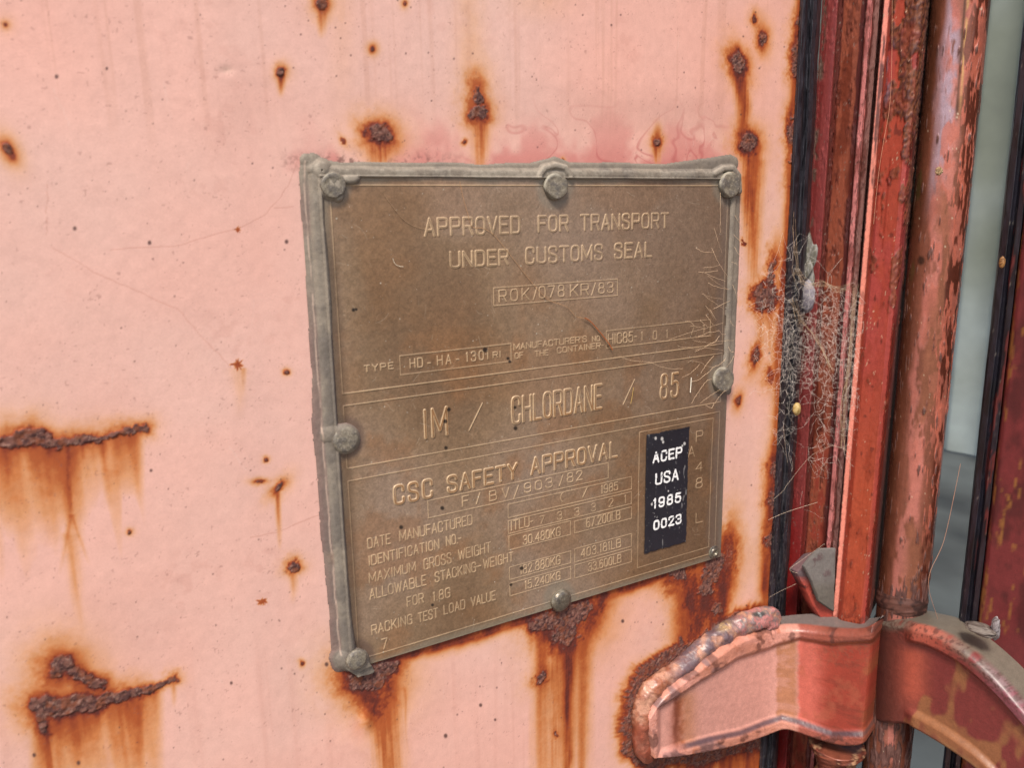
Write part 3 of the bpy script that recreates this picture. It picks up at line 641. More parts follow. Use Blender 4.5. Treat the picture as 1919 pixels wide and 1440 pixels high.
C = mix(C, L((104, 54, 42)), .95*ss(.50, .62, v+.1*nz3)*ss(.25, .05, nz1*.6+nz2*.3)); C = mix(C, L((214, 120, 98)), .9*ss(.12, .22, np.abs(0*nz2)+nz2*.8-np.abs(v-.72)*1.2+.12)*ss(1100, 900, sy))
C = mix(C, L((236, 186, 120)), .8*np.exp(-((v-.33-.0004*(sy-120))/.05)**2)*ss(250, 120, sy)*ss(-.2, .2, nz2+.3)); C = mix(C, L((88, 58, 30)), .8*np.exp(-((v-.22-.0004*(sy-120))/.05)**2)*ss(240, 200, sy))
scb = ss(.1, .4, nz2+.6*np.exp(-((v-.70)/.22)**2-((sy-890)/45)**2)+1.0*ss(1075, 1125, sy)-.62); C = mix(C, mix(np.broadcast_to(L((84, 50, 46)), C.shape), L((120, 82, 74)), ss(-.2, .5, nz2)), scb)
C = mix(C, L((60, 38, 30)), .9*ss(.9, .4, np.hypot((sx-1726)/10, (sy-488)/13)))
C = mix(C, L((230, 206, 176)), .8*ss(.88, .93, vn(phi*14, Zs*1800, 134))*ss(.75, .85, vn(phi*4, Zs*300, 135)))
Ys2 = Ys - .0005*scb*nz2; Xs2 = Xs - .0005*scb*nz2
up_ = Zs >= ZPB
# upper length (above the hinge) and the continuing lower length as one mesh; the collar hides the joint
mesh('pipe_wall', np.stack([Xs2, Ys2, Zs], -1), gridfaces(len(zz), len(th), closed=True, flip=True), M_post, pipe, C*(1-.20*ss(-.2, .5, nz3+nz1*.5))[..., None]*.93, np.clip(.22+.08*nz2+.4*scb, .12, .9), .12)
# worn ring where the pipe meets the hinge barrel
V = lathe('r', [(RP*.9, .010), (RP*1.0, .010), (RP*1.035, .006), (RP*1.04, .002), (RP*1.0, -.001), (RP*.9, -.001)], (0, 0, 1), None, None, None, noise=.02) + np.array([CP[0]+.010*(ZPB-Z600), CP[1], ZPB])
sx, sy = proj(V[..., 0], V[..., 1], V[..., 2]); nn = fbm(sx, sy, .07, 25, 4)
mesh('rust_ring', V, gridfaces(V.shape[0], V.shape[1], closed=True), M_post, pipe, mix(np.broadcast_to(L((104, 66, 56)), V.shape), L((62, 38, 34)), ss(-.2, .5, nn)), .55, .0)

# ------------------------------------------------------------------ side door with its hinge blade
XB = float(CP[0]-RP-.0045)
sdoor = thing('side_door', 'dark maroon door edge with black rubber seal at the far right', 'door', (float(CP[0]), float(CP[1])-.1, 0))
XS = float(CP[0]+.004)
def planX(pts, ds=.0006):
    P = np.array([[*PX(a, 600, XS+b)[:2], a] for a, b in pts]); seg = np.hypot(*np.diff(P[:, :2], axis=0).T); s_ = np.concatenate([[0], np.cumsum(seg)])
    ts = np.unique(np.concatenate([np.linspace(0, s_[-1], max(int(s_[-1]/ds), len(pts))), s_])); return np.stack([np.interp(ts, s_, P[:, k]) for k in range(3)], -1)
zh2, zl2 = float(PX(1900, -150, XS)[2]), float(PX(1850, 1560, XS)[2])
pl = planX([(1857, .02), (1857.5, .002), (1861, -.001), (1872, -.0012), (1876, .0015), (1880, .0016), (1884, -.0004), (1894, -.0004), (1897, .004)])
Xs, Ys, Zs, q, nr = sheet(pl, zl2, zh2, .0015)
nn = fbm(Ys*3, Zs, 120, 141, 4, sy=60); sx, sy = proj(Xs, Ys, Zs)
C = mix(np.broadcast_to(L((34, 31, 42)), q.shape+(3,)), L((20, 18, 26)), ss(-.3, .4, nn)); C = mix(C, L((120, 52, 50)), .7*ss(.3, .5, nn+.5*np.exp(-((sy-830)/110)**2)-.1)*ss(1876, 1882, q))
C = mix(C, L((150, 140, 130)), .5*ss(.93, .97, vn(Ys*1500, Zs*1500, 142)))
mesh('rubber_seal', np.stack([Xs-.0003*nn, Ys, Zs], -1), gridfaces(*q.shape), M_rub, sdoor, C, .38, 0.)
pl = planX([(1894, .004), (1899, -.001), (1905, -.002), (1990, -.002), (2150, -.002), (2400, -.002)], .0012)
Xs, Ys, Zs, q, nr = sheet(pl, zl2, zh2, .0012)
nn = fbm(Ys, Zs, 130, 143, 4, sy=60); n2 = fbm(Ys, Zs, 600, 144, 3, sy=200)
C = mix(np.broadcast_to(L((124, 52, 54)), q.shape+(3,)), L((92, 40, 42)), ss(-.3, .5, nn)); C = mix(C, L((168, 118, 60)), .7*ss(.2, .6, fbm(Ys, Zs, 420, 145, 5, sy=90)-.35*ss(1901, 1908, q)+.05)); C = mix(C, L((158, 66, 40)), .6*ss(.2, .5, n2)*ss(1903, 1896, q))
mesh('door_edge', np.stack([Xs, Ys, Zs], -1), gridfaces(*q.shape), M_post, sdoor, C, .4, 0.)
# blade
kn = [((1637, 1150), (1627, 1353), .0125), ((1642, 1158), (1633, 1356), .004), ((1660, 1164), (1648, 1360), .000), ((1690, 1168), (1672, 1362), -.001), ((1720, 1172), (1698, 1361), -.001), ((1749, 1179), (1722, 1371), 0.), ((1806, 1208), (1775, 1403), .0), ((1871, 1266), (1832, 1442), .0), ((1919, 1322), (1882, 1492), .0), ((2020, 1440), (1980, 1620), .0)]
kn = [(a, b, XB+c) for a, b, c in kn]
P, gx, gy, t = bladegrid(kn, 320, 170, X=True)
ed = np.minimum(np.linspace(0, 1, P.shape[0])[:, None], np.linspace(1, 0, P.shape[0])[:, None])+0*gx
topd = np.linspace(0, 1, P.shape[0])[:, None]+0*gx
rimh = ss(.20, .13, ed)*ss(1690, 1720, gx)
n1 = fbm(P[..., 1], P[..., 2], 210, 151, 4); n2 = fbm(P[..., 1], P[..., 2], 800, 152, 3)
P2 = P.copy(); P2[..., 0] -= rimh*.003 - .004*np.clip(1-ed*18, 0, 1)**2 + .00005*n2
C = mix(np.broadcast_to(L((128, 56, 54)), P.shape), L((128, 62, 54)), ss(1760, 1720, gx)); C = mix(C, L((96, 54, 46)), ss(1710, 1650, gx))
C = mix(C, L((84, 48, 44)), .8*ss(1668, 1645, gx+6*n1)); C = mix(C, L((196, 96, 74)), .75*np.exp(-((gx-1712)/24)**2)*ss(.2, .3, topd)*ss(.9, .6, topd))
C = mix(C, L((160, 112, 72)), .75*ss(.2, .5, fbm(gx, gy, .02, 153, 3, sy=.012))*ss(.1, .2, topd)); C = mix(C, L((116, 108, 96)), .85*ss(.12, .03, topd)*ss(-.8, .1, n1)); C = mix(C, L((150, 120, 80)), .7*ss(.9, .98, topd)*ss(1720, 1780, gx))
C = mix(C, L((196, 98, 78)), .7*rimh*ss(.22, .1, topd)*ss(1820, 1740, gx)); C = mix(C, L((140, 92, 110)), .45*rimh*ss(1820, 1880, gx)*ss(.3, .1, topd)); C = mix(C, L((80, 46, 40)), .7*ss(.1, .5, n2)*ss(.25, .05, topd))
off = np.stack([0*t+.022, 0*t-.000, 0*t], -1)
V, CC = rimwall(P2, C, off, L((118, 108, 96)))
b2 = mesh('hinge_blade', V, gridfaces(*V.shape[:2], flip=True), M_post, sdoor, CC, .38, 0.)
b2['label'] = 'curved brown hinge blade running down to the right'
blobm('sealant_lump', PX(1838, 1180, XB+.004), (.005, .0080, .0026), sdoor, grey((128, 118, 110), (96, 84, 78)), M_seal, 9, .16)
blobm('sealant_lump', PX(1866, 1178, XB+.006), (.0014, .0022, .0060), sdoor, grey((160, 152, 154), (110, 100, 100)), M_seal, 12, .22)

# ------------------------------------------------------------------ what shows in the gap behind
fz = ZC-.62
B0 = ray(1776, 838); tt = .62/B0[1]; A = np.array([B0[0]*tt, B0[2]*tt-D]); B1 = ray(1862, 878); tt = .62/B1[1]; B = np.array([B1[0]*tt, B1[2]*tt-D])
dirv = (B-A)/np.hypot(*(B-A))
A0 = A-dirv*.9; n = 700; s_ = np.linspace(0, 2.6, n); zz = np.linspace(fz, ZC+1.2, 30)
S, Zs = np.meshgrid(s_, zz)
nrm = np.array([dirv[1], -dirv[0]]);  nrm = nrm if nrm[0] < 0 else -nrm
sxp, _ = proj(A0[0]+dirv[0]*S, A0[1]+dirv[1]*S, Zs)
ph = ((S-.9)/np.hypot(*(B-A)))     # 0..1 across the gap at floor
cor = .02*np.clip(np.sin(S*2*np.pi/.28+.6)*1.8, -1, 1)
Vw = np.stack([A0[0]+dirv[0]*S+nrm[0]*cor, A0[1]+dirv[1]*S+nrm[1]*cor, Zs], -1)
nn = fbm(S, Zs, 6, 161, 3)
C = mix(np.broadcast_to(L((158, 166, 160)), S.shape+(3,)), L((136, 142, 128)), ss(-.3, .6, nn+ss(1.3, 1.9, Zs))); C = mix(C, L((196, 208, 208)), .7*ss(1.25, 1.0, Zs)*ss(-.4, .3, nn))
wl = mesh('back_wall', Vw, gridfaces(30, n), M_bg, None, C, .6, 0.); tag(wl, 'blurred pale grey corrugated wall seen through the gap between pipe and right seal', 'wall')
nF = 80
xs = np.linspace(.3, 3.6, nF); ys = np.linspace(-.6, 3.2, nF); Xf, Yf = np.meshgrid(xs, ys); nn = fbm(Xf, Yf, 9, 163, 3, sy=3)
C = mix(np.broadcast_to(L((72, 76, 76)), Xf.shape+(3,)), L((92, 98, 98)), ss(-.2, .6, nn)); C = mix(C, L((56, 60, 62)), ss(.1, .5, -nn))
# floor slab with real depth
fl_ = mesh('floor', np.stack([Xf, Yf, 0*Xf+fz-.004], -1), gridfaces(nF, nF), M_bg, None, C, .8, 0.); fl_['kind'] = 'structure'

exec_after = True
# ------------------------------------------------------------------ stroke letters
G = {}
def g(ch, w, *ls): G[ch] = (w, ls)
g('A', 4, '0,0 2,6 4,0', '.7,2 3.3,2'); g('B', 4, '0,0 0,6 2.6,6 ~3.7,5.6 3.7,3.6 2.6,3.2 0,3.2', '2.6,3.2 ~4,2.8 4,.4 2.6,0 0,0'.replace('~', '~'))
g('C', 4, '~4,4.4 4,6 0,6.2 0,3 0,-.2 4,0 4,1.6'); g('D', 4, '0,0 0,6 2,6 ~4,5.8 4,3 4,.2 2,0 0,0'); g('E', 3.6, '3.6,0 0,0 0,6 3.6,6', '0,3.1 3,3.1')
g('F', 3.6, '0,0 0,6 3.6,6', '0,3.1 3,3.1'); g('G', 4, '~4,4.4 4,6 0,6.2 0,3 0,-.2 4,-.2 4,2.6', '4,2.8 2.3,2.8', '4,2.6 4,0'); g('H', 4, '0,0 0,6', '4,0 4,6', '0,3.1 4,3.1')
g('I', .8, '.4,0 .4,6'); g('K', 4, '0,0 0,6', '4,6 0,2.2', '1.3,3.4 4,0'); g('L', 3.4, '0,6 0,0 3.4,0'); g('M', 5, '0,0 0,6 2.5,1.2 5,6 5,0'); g('N', 4, '0,0 0,6 4,0 4,6')
g('O', 4, '~2,6 0,6 0,3 0,0 2,0 4,0 4,3 4,6 2,6'); g('P', 4, '0,0 0,6 2.6,6 ~4,5.7 4,3.2 2.6,2.8 0,2.8'); g('R', 4, '0,0 0,6 2.6,6 ~4,5.7 4,3.2 2.6,2.8 0,2.8', '2.4,2.8 4,0')
g('S', 4, '~4,4.6 4,6.2 0,6.2 0,3.4 4,3 4,-.2 0,-.2 0,1.4'); g('T', 4, '2,0 2,6', '0,6 4,6'); g('U', 4, '0,6 0,2 ~0,-.1 2,-.1 4,-.1 4,2 4,6'.replace('~0,-.1', '~0,0')); g('V', 4, '0,6 2,0 4,6')
g('W', 5.4, '0,6 1.3,0 2.7,5 4.1,0 5.4,6'); g('X', 4, '0,0 4,6', '0,6 4,0'); g('Y', 4, '0,6 2,3 4,6', '2,3 2,0')
g('0', 3.6, '~1.8,6 0,6 0,3 0,0 1.8,0 3.6,0 3.6,3 3.6,6 1.8,6'); g('1', 1.2, '.0,5.2 .7,6 .7,0'); g('2', 3.6, '~0,4.6 0,6.2 3.6,6.2 3.6,3.6 0,0', '0,0 3.6,0')
g('3', 3.6, '~0,5 .2,6.2 3.6,6.2 3.4,3.2 1.4,3.2', '~1.4,3.2 3.8,3.2 3.8,-.2 .2,-.2 0,1.2'); g('4', 3.8, '3,0 3,6 0,1.8 3.8,1.8'); g('5', 3.6, '3.4,6 .4,6 .2,3.4', '~.2,3.4 1.6,4.2 3.8,3.8 3.8,-.2 .2,-.3 0,1.2')
g('6', 3.6, '~3.4,5.2 3,6.2 0,6.4 0,2 .2,-.2 3.7,-.2 3.7,3.7 .3,3.7 0,2'); g('7', 3.4, '0,6 3.4,6 1,0'); g('8', 3.6, '~1.8,3.2 .2,3.4 .2,6.1 3.4,6.1 3.4,3.4 1.8,3.2', '~1.8,3.2 -.2,3 -.2,-.1 3.8,-.1 3.8,3 1.8,3.2')
g('9', 3.6, '~3.6,4 3.4,2.3 -.1,2.3 -.1,6.2 3.6,6.2 3.6,4 3.6,-.2 .6,-.3 .2,.8'); g('/', 2.2, '0,-.3 2.2,6.2'); g('.', .5, '.1,.1 .3,.1'); g('-', 2, '0,2.8 2,2.8'); g("'", .4, '.2,6 .2,5'); g('(', 1.4, '~1.2,6 0,5 0,1 1.0,-.4'); g(' ', 3, )
g('C', 4, '~3.9,4.3 3.9,5.4 3.2,6.1 .8,6.1 .1,5.2 .1,.8 .8,-.1 3.2,-.1 3.9,.6 3.9,1.7')
g('G', 4, '~3.9,4.3 3.9,5.4 3.2,6.1 .8,6.1 .1,5.2 .1,.8 .8,-.1 3.2,-.1 3.9,.8 3.9,2.8', '3.9,2.8 2.3,2.8', '3.9,1.6 3.9,0')
g('O', 4, '~2,6 .9,6 .05,5 .05,1 .9,0 3.1,0 3.95,1 3.95,5 3.1,6 2,6')
g('S', 4, '~3.8,4.6 3.7,5.6 3.0,6.1 .9,6.1 .1,5.4 .1,4.0 .9,3.3 3.1,2.8 3.9,2 3.9,.6 3.1,-.1 .9,-.1 .2,.5 .1,1.5')
g('U', 4, '0,6 ~0,1.6 0,.6 1,-.05 3,-.05 4,.6 4,1.6 4,6')
g('D', 4, '0,0 0,6 ~2,6 3.2,6 4,5 4,1 3.2,0 2,0 0,0')
g('B', 4, '0,0 0,6 ~2.4,6 3.3,6 3.7,5.4 3.7,3.8 3.3,3.2 2.4,3.2 0,3.2', '~2.4,3.2 3.5,3.1 4,2.5 4,.7 3.5,0 2.4,0 0,0')
g('P', 4, '0,0 0,6 ~2.4,6 3.5,6 4,5.3 4,3.6 3.5,2.9 2.4,2.9 0,2.9')
g('R', 4, '0,0 0,6 ~2.4,6 3.5,6 4,5.3 4,3.6 3.5,2.9 2.4,2.9 0,2.9', '2.4,2.9 4,0')
g('0', 3.6, '~1.8,6 .8,6 .05,5 .05,1 .8,0 2.8,0 3.55,1 3.55,5 2.8,6 1.8,6')
g('2', 3.6, '~.1,4.6 .2,5.6 .9,6.1 2.8,6.1 3.5,5.4 3.5,4.2 0,.0', '0,0 3.6,0')
g('3', 3.6, '~.1,5 .3,5.8 1,6.1 2.7,6.1 3.4,5.5 3.4,3.9 2.7,3.3 1.4,3.2', '~1.4,3.2 2.8,3.2 3.6,2.5 3.6,.7 2.8,-.1 .9,-.1 .2,.4 0,1.3')
g('5', 3.6, '3.3,6 .5,6 .3,3.3', '~.3,3.3 .9,3.8 2.8,3.9 3.6,3.1 3.6,.8 2.8,-.1 .9,-.1 .2,.4 0,1.3')
g('6', 3.6, '~3.4,5 3.1,6 .9,6.2 .1,5 .1,.8 .8,-.1 2.8,-.1 3.6,.7 3.6,2.7 2.8,3.5 .8,3.5 .1,2.6')
g('8', 3.6, '~1.8,3.2 .8,3.3 .3,3.9 .3,5.4 .9,6.1 2.7,6.1 3.3,5.4 3.3,3.9 2.8,3.3 1.8,3.2', '~1.8,3.2 .7,3.1 .05,2.4 .05,.7 .8,-.1 2.8,-.1 3.55,.7 3.55,2.4 2.9,3.1 1.8,3.2')
g('9', 3.6, '~3.5,3.4 2.8,2.5 .8,2.5 .05,3.3 .05,5.3 .8,6.1 2.8,6.1 3.5,5.2 3.5,1 2.7,-.2 .5,-.1 .2,.9')
def strokes(text, gap=1.7):
    x = 0; out = []
    for ch in text:
        w, ls = G[ch]
        for l in ls:
            toks = l.split(); hard = []; soft = []; cur = hard; pts = []
            sm = False; pre = []; post_ = []
            for tkn in toks:
                if tkn.startswith('~'): sm = True; tkn = tkn[1:]
                (post_ if sm else pre).append([float(v) for v in tkn.split(',')])
            if post_:
                src = ([pre[-1]] if pre else []) + post_; p = np.array(src)
                for _ in range(3):
                    qn = [p[0]]
                    for i in range(len(p)-1): qn += [p[i]*.75+p[i+1]*.25, p[i]*.25+p[i+1]*.75]
                    qn.append(p[-1]); p = np.array(qn)
                pts = (pre[:-1] if pre else []) + p.tolist()
            else: pts = pre
            out.append(np.array(pts)+np.array([x, 0]))
        x += w + gap
    return out, x-gap
# ------------------------------------------------------------------ data plate
plate = thing('data_plate', 'brown embossed steel approval plate riveted to the pink door', 'plate', (float((PXL+PXR)/2), 0, float((PZT+PZB)/2)))
gs = .00024
xs = np.arange(PXL, PXR, gs); zs = np.arange(PZB, PZT, gs)
X, Z = np.meshgrid(xs, zs); px, py = proj(X, 0*X+PLATE_Y, Z)
EDG = np.zeros_like(X); RID = np.zeros_like(X); FIL = np.zeros_like(X)
def raster(pl_, hw, sig, amp, h, hollow, ext=None):
    global EDG, RID
    for p in pl_:
        x0, z0 = p.min(0)-.0016; x1, z1 = p.max(0)+.0016
        c0, c1 = np.searchsorted(xs, [x0, x1]); r0, r1 = np.searchsorted(zs, [z0, z1])
        if c1 <= c0 or r1 <= r0: continue
        sl = (slice(r0, r1), slice(c0, c1))
        d = segd(X[sl], Z[sl], p)
        DB[sl] = np.minimum(DB[sl], d)
def emboss(polys, hw, sig, amp, h, hollow=True, fill=0):
    global EDG, RID, DB, FIL
    allp = np.concatenate(polys); x0, z0 = allp.min(0)-.002; x1, z1 = allp.max(0)+.002
    c0, c1 = np.searchsorted(xs, [x0, x1]); r0, r1 = np.searchsorted(zs, [z0, z1]); sl = (slice(r0, r1), slice(c0, c1))
    DB = np.full(X.shape, 1e3)
    for p in polys:
        q0, q1 = p.min(0)-.0018, p.max(0)+.0018
        a0, a1 = np.searchsorted(xs, [q0[0], q1[0]]); b0, b1 = np.searchsorted(zs, [q0[1], q1[1]]); s2 = (slice(b0, b1), slice(a0, a1))
        if X[s2].size: DB[s2] = np.minimum(DB[s2], segd(X[s2], Z[s2], p))
    d = DB[sl]
    var = .75+.5*vn(X[sl]*180, Z[sl]*180, 7)
    e = np.exp(-((d-hw)/sig)**2) if hollow else np.exp(-(d/sig)**2)
    EDG[sl] = np.maximum(EDG[sl], amp*var*e); RID[sl] = np.maximum(RID[sl], h*ss(hw+sig, max(hw-sig, 0), d))
    if fill: FIL[sl] = np.maximum(FIL[sl], fill*ss(hw, hw*.6, d))
def pt(x, y): return PY(x, y, PLATE_Y)[[0, 2]]
def word(text, x0, x1, yb, yt, big=0, gap=1.7, amp=None):
    st, w = strokes(text, gap)
    a = pt(x0, yb); zt = pt(x0, yt)[1]; zr = a[1]
    bx = a[0]
    for _ in range(3):      # right end at the same world height
        ybr = np.interp(zr, *zip(*sorted([(pt(x1, yy)[1], yy) for yy in (yb-160, yb, yb+60)]))); bx = pt(x1, ybr)[0]
    k = (bx-a[0])/w; hgt = (zt-zr)/6
    pl_ = [np.stack([a[0]+p[:, 0]*k, zr+p[:, 1]*hgt], 1) for p in st]
    if big == 2: emboss(pl_, .00058, .00019, .9, .00035, True, .9)
    elif big == 1: emboss(pl_, .00036, .00018, .75, .00022, True)
    else: emboss(pl_, .00012, .00024, (amp or .62)*1.15, .00014, False)
def box(x0, y0, x1, y1, amp=.55):
    a, b = pt(x0, y0), pt(x1, y1)
    c = np.array([[a[0], a[1]], [b[0], a[1]], [b[0], b[1]], [a[0], b[1]], [a[0], a[1]]])
    emboss([c[i:i+2] for i in range(4)], .0001, .0002, amp, .00012, False)
def line(*p, amp=.5): emboss([np.array([pt(*a) for a in p])], .0001, .0002, amp, .0001, False)
word('APPROVED', 796, 973, 442, 410, 1); word('FOR', 1009, 1064, 434, 405.5, 1); word('TRANSPORT', 1089, 1252, 431.5, 403.5, 1)
word('UNDER', 844, 951, 501, 473, 1); word('CUSTOMS', 985, 1129, 494, 465.5, 1); word('SEAL', 1152, 1221, 484.4, 457.5, 1)
box(924.3, 540, 1157.3, 554); word('ROK/', 935, 1006, 566, 544.5, 0, 2.6); word('078', 1010, 1057, 559, 538, 0, 2.2); word('KR/', 1069, 1116, 555.5, 534.5, 0, 1.8); word('83', 1122, 1149, 550, 531.5, 0, 2)
word('TYPE', 683, 737, 697.5, 686, 0, 2.4); box(749, 667.5, 958, 677.5)
word('HD', 769, 792, 690.5, 673.5, 0, 2.4, .7); word('-', 802, 807, 687, 674); word('HA', 820, 845, 685, 667.5, 0, 3.2, .7); word('-', 855, 860, 679, 668); word('1301', 874, 915, 678, 661, 0, 3, .7); word('RI', 924, 938, 671, 660.5, 0, 2)
word("MANUFACTURER'S", 963, 1099, 656.5, 645.5, 0, 1.4, .5); word('NO', 1110, 1124, 640.5, 631.5, 0, 1.5, .5); word('OF', 965, 980, 672.5, 662.5, 0, 1.5, .5); word('THE', 1003, 1027, 668.8, 659, 0, 1.6, .5); word('CONTAINER-', 1044, 1131, 662.5, 652.5, 0, 1.5, .5)
box(1136.5, 620.8, 1331, 629.5); word('HIC85-', 1140, 1193, 646, 627.5, 0, 1.4, .7)
for c_, x_, y_ in (('1', 1202, 638), ('0', 1224, 637), ('1', 1249, 634), ('7', 1294, 628), ('1', 1318, 625)): word(c_, x_, x_+(7 if c_ != '1' else 2.5), y_, y_-15.5, 0, 1, .38)
# section frames
tl, br = pt(617.8, 347), pt(1354, 647)
L1 = pt(644, 738.3)[1]; L2a, L2b = pt(646.2, 761.1)[1], pt(650.8, 879.3)[1]; L3a = pt(653, 902.8)[1]
xl = (pt(619.2, 380)[0]+pt(672.8, 1218.9)[0])/2; xr = pt(1347.1, 785.8)[0]; L3b = pt(691.7, 1232.8)[1]
def rectw(x0, z0, x1, z1, amp=.6):
    c = np.array([[x0, z0], [x1, z0], [x1, z1], [x0, z1], [x0, z0]]); emboss([c[i:i+2] for i in range(4)], .0001, .0002, amp, .00014, False)
rectw(xl, tl[1], xr+.0005, L1, .75); rectw(xl, L2a, xr+.0005, L2b, .68); rectw(xl, L3a, xr+.0005, L3b, .62)
word('IM', 796, 838, 821.5, 770, 2, 2.2); word('/', 879, 905, 805, 761, 0, 1, .75); word('CHLORDANE', 960, 1127, 793.5, 746.5, 2, 1.7); word('/', 1168, 1189, 756.5, 716, 0, 1, .7); word('85', 1238, 1270, 747.5, 704.5, 2, 2.4)
word('CSC', 740, 810, 945.5, 913, 2, 2.3); word('SAFETY', 840, 968, 923, 894.5, 2, 1.9); word('APPROVAL', 996, 1156, 889.5, 860, 2, 1.8)
box(801.8, 939.7, 1140.1, 896.8); word('F/', 867, 900, 950, 931.5, 0, 4); word('BV', 918, 954, 939.7, 922, 0, 3.5); word('/', 963, 972, 934, 913); word('903', 983, 1035, 924, 907.5, 0, 2.4); word('/', 1048, 1055, 911, 893); word('82', 1063, 1091, 905, 888.5, 0, 2.2)
A5 = .62
word('DATE', 690, 732, 1029, 1010.5, 0, 1.6, A5); word('MANUFACTURED', 750, 885, 1015, 996.5, 0, 1.5, A5)
word('IDENTIFICATION', 692, 823, 1061, 1043, 0, 1.6, A5); word('NO.-', 837, 864, 1024, 1006.5, 0, 1.4, A5)
word('MAXIMUM', 693, 779, 1093, 1075.5, 0, 1.6, A5); word('GROSS', 795, 846, 1068.5, 1049.5, 0, 1.5, A5); word('WEIGHT', 860, 920, 1050.5, 1032, 0, 1.5, A5)
word('ALLOWABLE', 694, 799, 1125, 1106, 0, 1.6, A5); word('STACKING', 816, 892, 1092, 1074.5, 0, 1.5, A5); word('-', 894, 902, 1070, 1055, 0, 1, A5); word('WEIGHT', 907, 962, 1067, 1050, 0, 1.5, A5)
word('FOR', 764, 794, 1138.5, 1121, 0, 1.6, A5); word('1.8G', 813, 844, 1128, 1111, 0, 1.6, A5)
word('RACKING', 698, 773, 1191.5, 1174, 0, 1.6, A5); word('TEST', 785, 821, 1168, 1151, 0, 1.6, A5); word('LOAD', 833, 872, 1153, 1136, 0, 1.6, A5); word('VALUE', 884, 929, 1138, 1121.5, 0, 1.5, A5)
word('7', 717, 727, 1219, 1200, 0, 1, .55)
box(952.5, 946.4, 1183.8, 917.3); box(953, 977.4, 1183.8, 944.6); box(954, 1005.4, 1069.3, 1002.6); box(1077, 977.7, 1183.8, 972.4); box(955.3, 1064.6, 1070, 1056); box(1077.4, 1029.7, 1183.4, 1024.9); box(956, 1095, 1070, 1085.5); box(1077.4, 1060.3, 1183.4, 1054)
word('(', 1051, 1056, 941, 925, 0, 1, .5); word('/', 1092, 1100, 931.5, 917); word('1985', 1127, 1158, 925.5, 911, 0, 1.4)
word('ITLU-', 958, 999, 995.5, 978, 0, 1.4, .7)
for c_, x_, y_ in (('7', 1012, 983), ('3', 1045, 975), ('3', 1077, 968), ('3', 1108, 959.5), ('2', 1141, 951), ('1', 1171, 943.5)): word(c_, x_, x_+(8 if c_ != '1' else 2.5), y_, y_-14, 0, 1, .42)
word('30.480KG', 981, 1050, 1022, 1006, 0, 1.5, .7); word('67.200LB', 1099, 1162, 989.5, 973, 0, 1.6, .6); word('182.880KG', 976, 1050, 1078, 1062, 0, 1.5, .7); word('403.181LB', 1089, 1163, 1046, 1030.5, 0, 1.8, .6)
word('15.240KG', 985, 1050, 1105.5, 1090.5, 0, 1.5, .7); word('33.600LB', 1103, 1164, 1072, 1057, 0, 1.6, .6)
box(1199, 810.6, 1327.5, 1025.5, .5)
for c_, x_, yb_, yt_ in (('P', 1304.5, 828, 809.5), ('A', 1289.5, 858.5, 838.5), ('4', 1304, 885, 869), ('8', 1304, 916, 898.5), ('L', 1304, 981, 963.5)): word(c_, x_, x_+12, yb_, yt_, 0, 1, .5)
# scratches
rs = np.random.default_rng(11)
SCR = np.zeros_like(X)
for i in range(520):
    a = np.array([rs.uniform(PXL+.004, PXR-.004), rs.uniform(PZB+.004, PZT-.004)]); th0 = rs.normal(.9, .9); l = rs.uniform(.001, .009)*rs.uniform(.2, 1)**1.6
    pts = [a]; 
    for k in range(6): th0 += rs.normal(0, .22); pts.append(pts[-1]+l/6*np.array([math.cos(th0), -abs(math.sin(th0))]))
    p = np.array(pts); q0, q1 = p.min(0)-.0006, p.max(0)+.0006
    a0, a1 = np.searchsorted(xs, [q0[0], q1[0]]); b0, b1 = np.searchsorted(zs, [q0[1], q1[1]]); s2 = (slice(b0, b1), slice(a0, a1))
    if X[s2].size: SCR[s2] = np.maximum(SCR[s2], rs.uniform(.08, .42)*ss(.00024, .00002, segd(X[s2], Z[s2], p)))
DOT = np.zeros_like(X); BLK = np.zeros_like(X)
for i in range(620):
    a, b = rs.uniform(PXL, PXR), rs.uniform(PZB, PZT); r = rs.uniform(.0001, .00036)*rs.uniform(.5, 1.)
    a0, a1 = np.searchsorted(xs, [a-.001, a+.001]); b0, b1 = np.searchsorted(zs, [b-.001, b+.001]); s2 = (slice(b0, b1), slice(a0, a1))
    tgt = BLK if i % 9 == 0 else DOT
    tgt[s2] = np.maximum(tgt[s2], rs.uniform(.35, 1)*ss(1.3, .5, np.hypot(X[s2]-a, (Z[s2]-b))/r))
for a, b, r in ((909, 656, 5), (952, 672, 3), (955, 678, 3), (841, 768, 4), (834, 790, 4), (836, 840, 3.5), (966, 803, 4), (965, 764, 3), (752, 989, 4), (829, 953, 4), (811, 1135, 3), (958, 1097, 3), (662, 581, 3.5), (667, 580, 3), (978, 1066, 4)):
    BLK = np.maximum(BLK, ss(1.3, .6, np.hypot(px-a, py-b)/r))
n1 = fbm(X, Z, 60, 201, 4); n2 = fbm(X, Z, 420, 202, 3); n3 = fbm(X, Z, 1500, 203, 2); nb = fbm(X, Z, 14, 204, 3)
C = np.broadcast_to(L((150, 124, 98)), X.shape+(3,)).copy()
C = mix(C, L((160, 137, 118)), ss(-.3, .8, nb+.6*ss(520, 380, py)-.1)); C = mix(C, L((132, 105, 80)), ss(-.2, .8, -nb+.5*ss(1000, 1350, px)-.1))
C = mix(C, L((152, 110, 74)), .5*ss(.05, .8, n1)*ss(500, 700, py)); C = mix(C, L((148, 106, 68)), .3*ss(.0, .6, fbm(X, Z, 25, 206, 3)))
C = mix(C, L((108, 84, 64)), .55*ss(1020, 1360, px+40*n1)); C = C*(1.15, 1.12, 1.09)*(1+.09*n2+.13*n3)[..., None]  # right side darker: its weaker slanting reflection is put into the colour
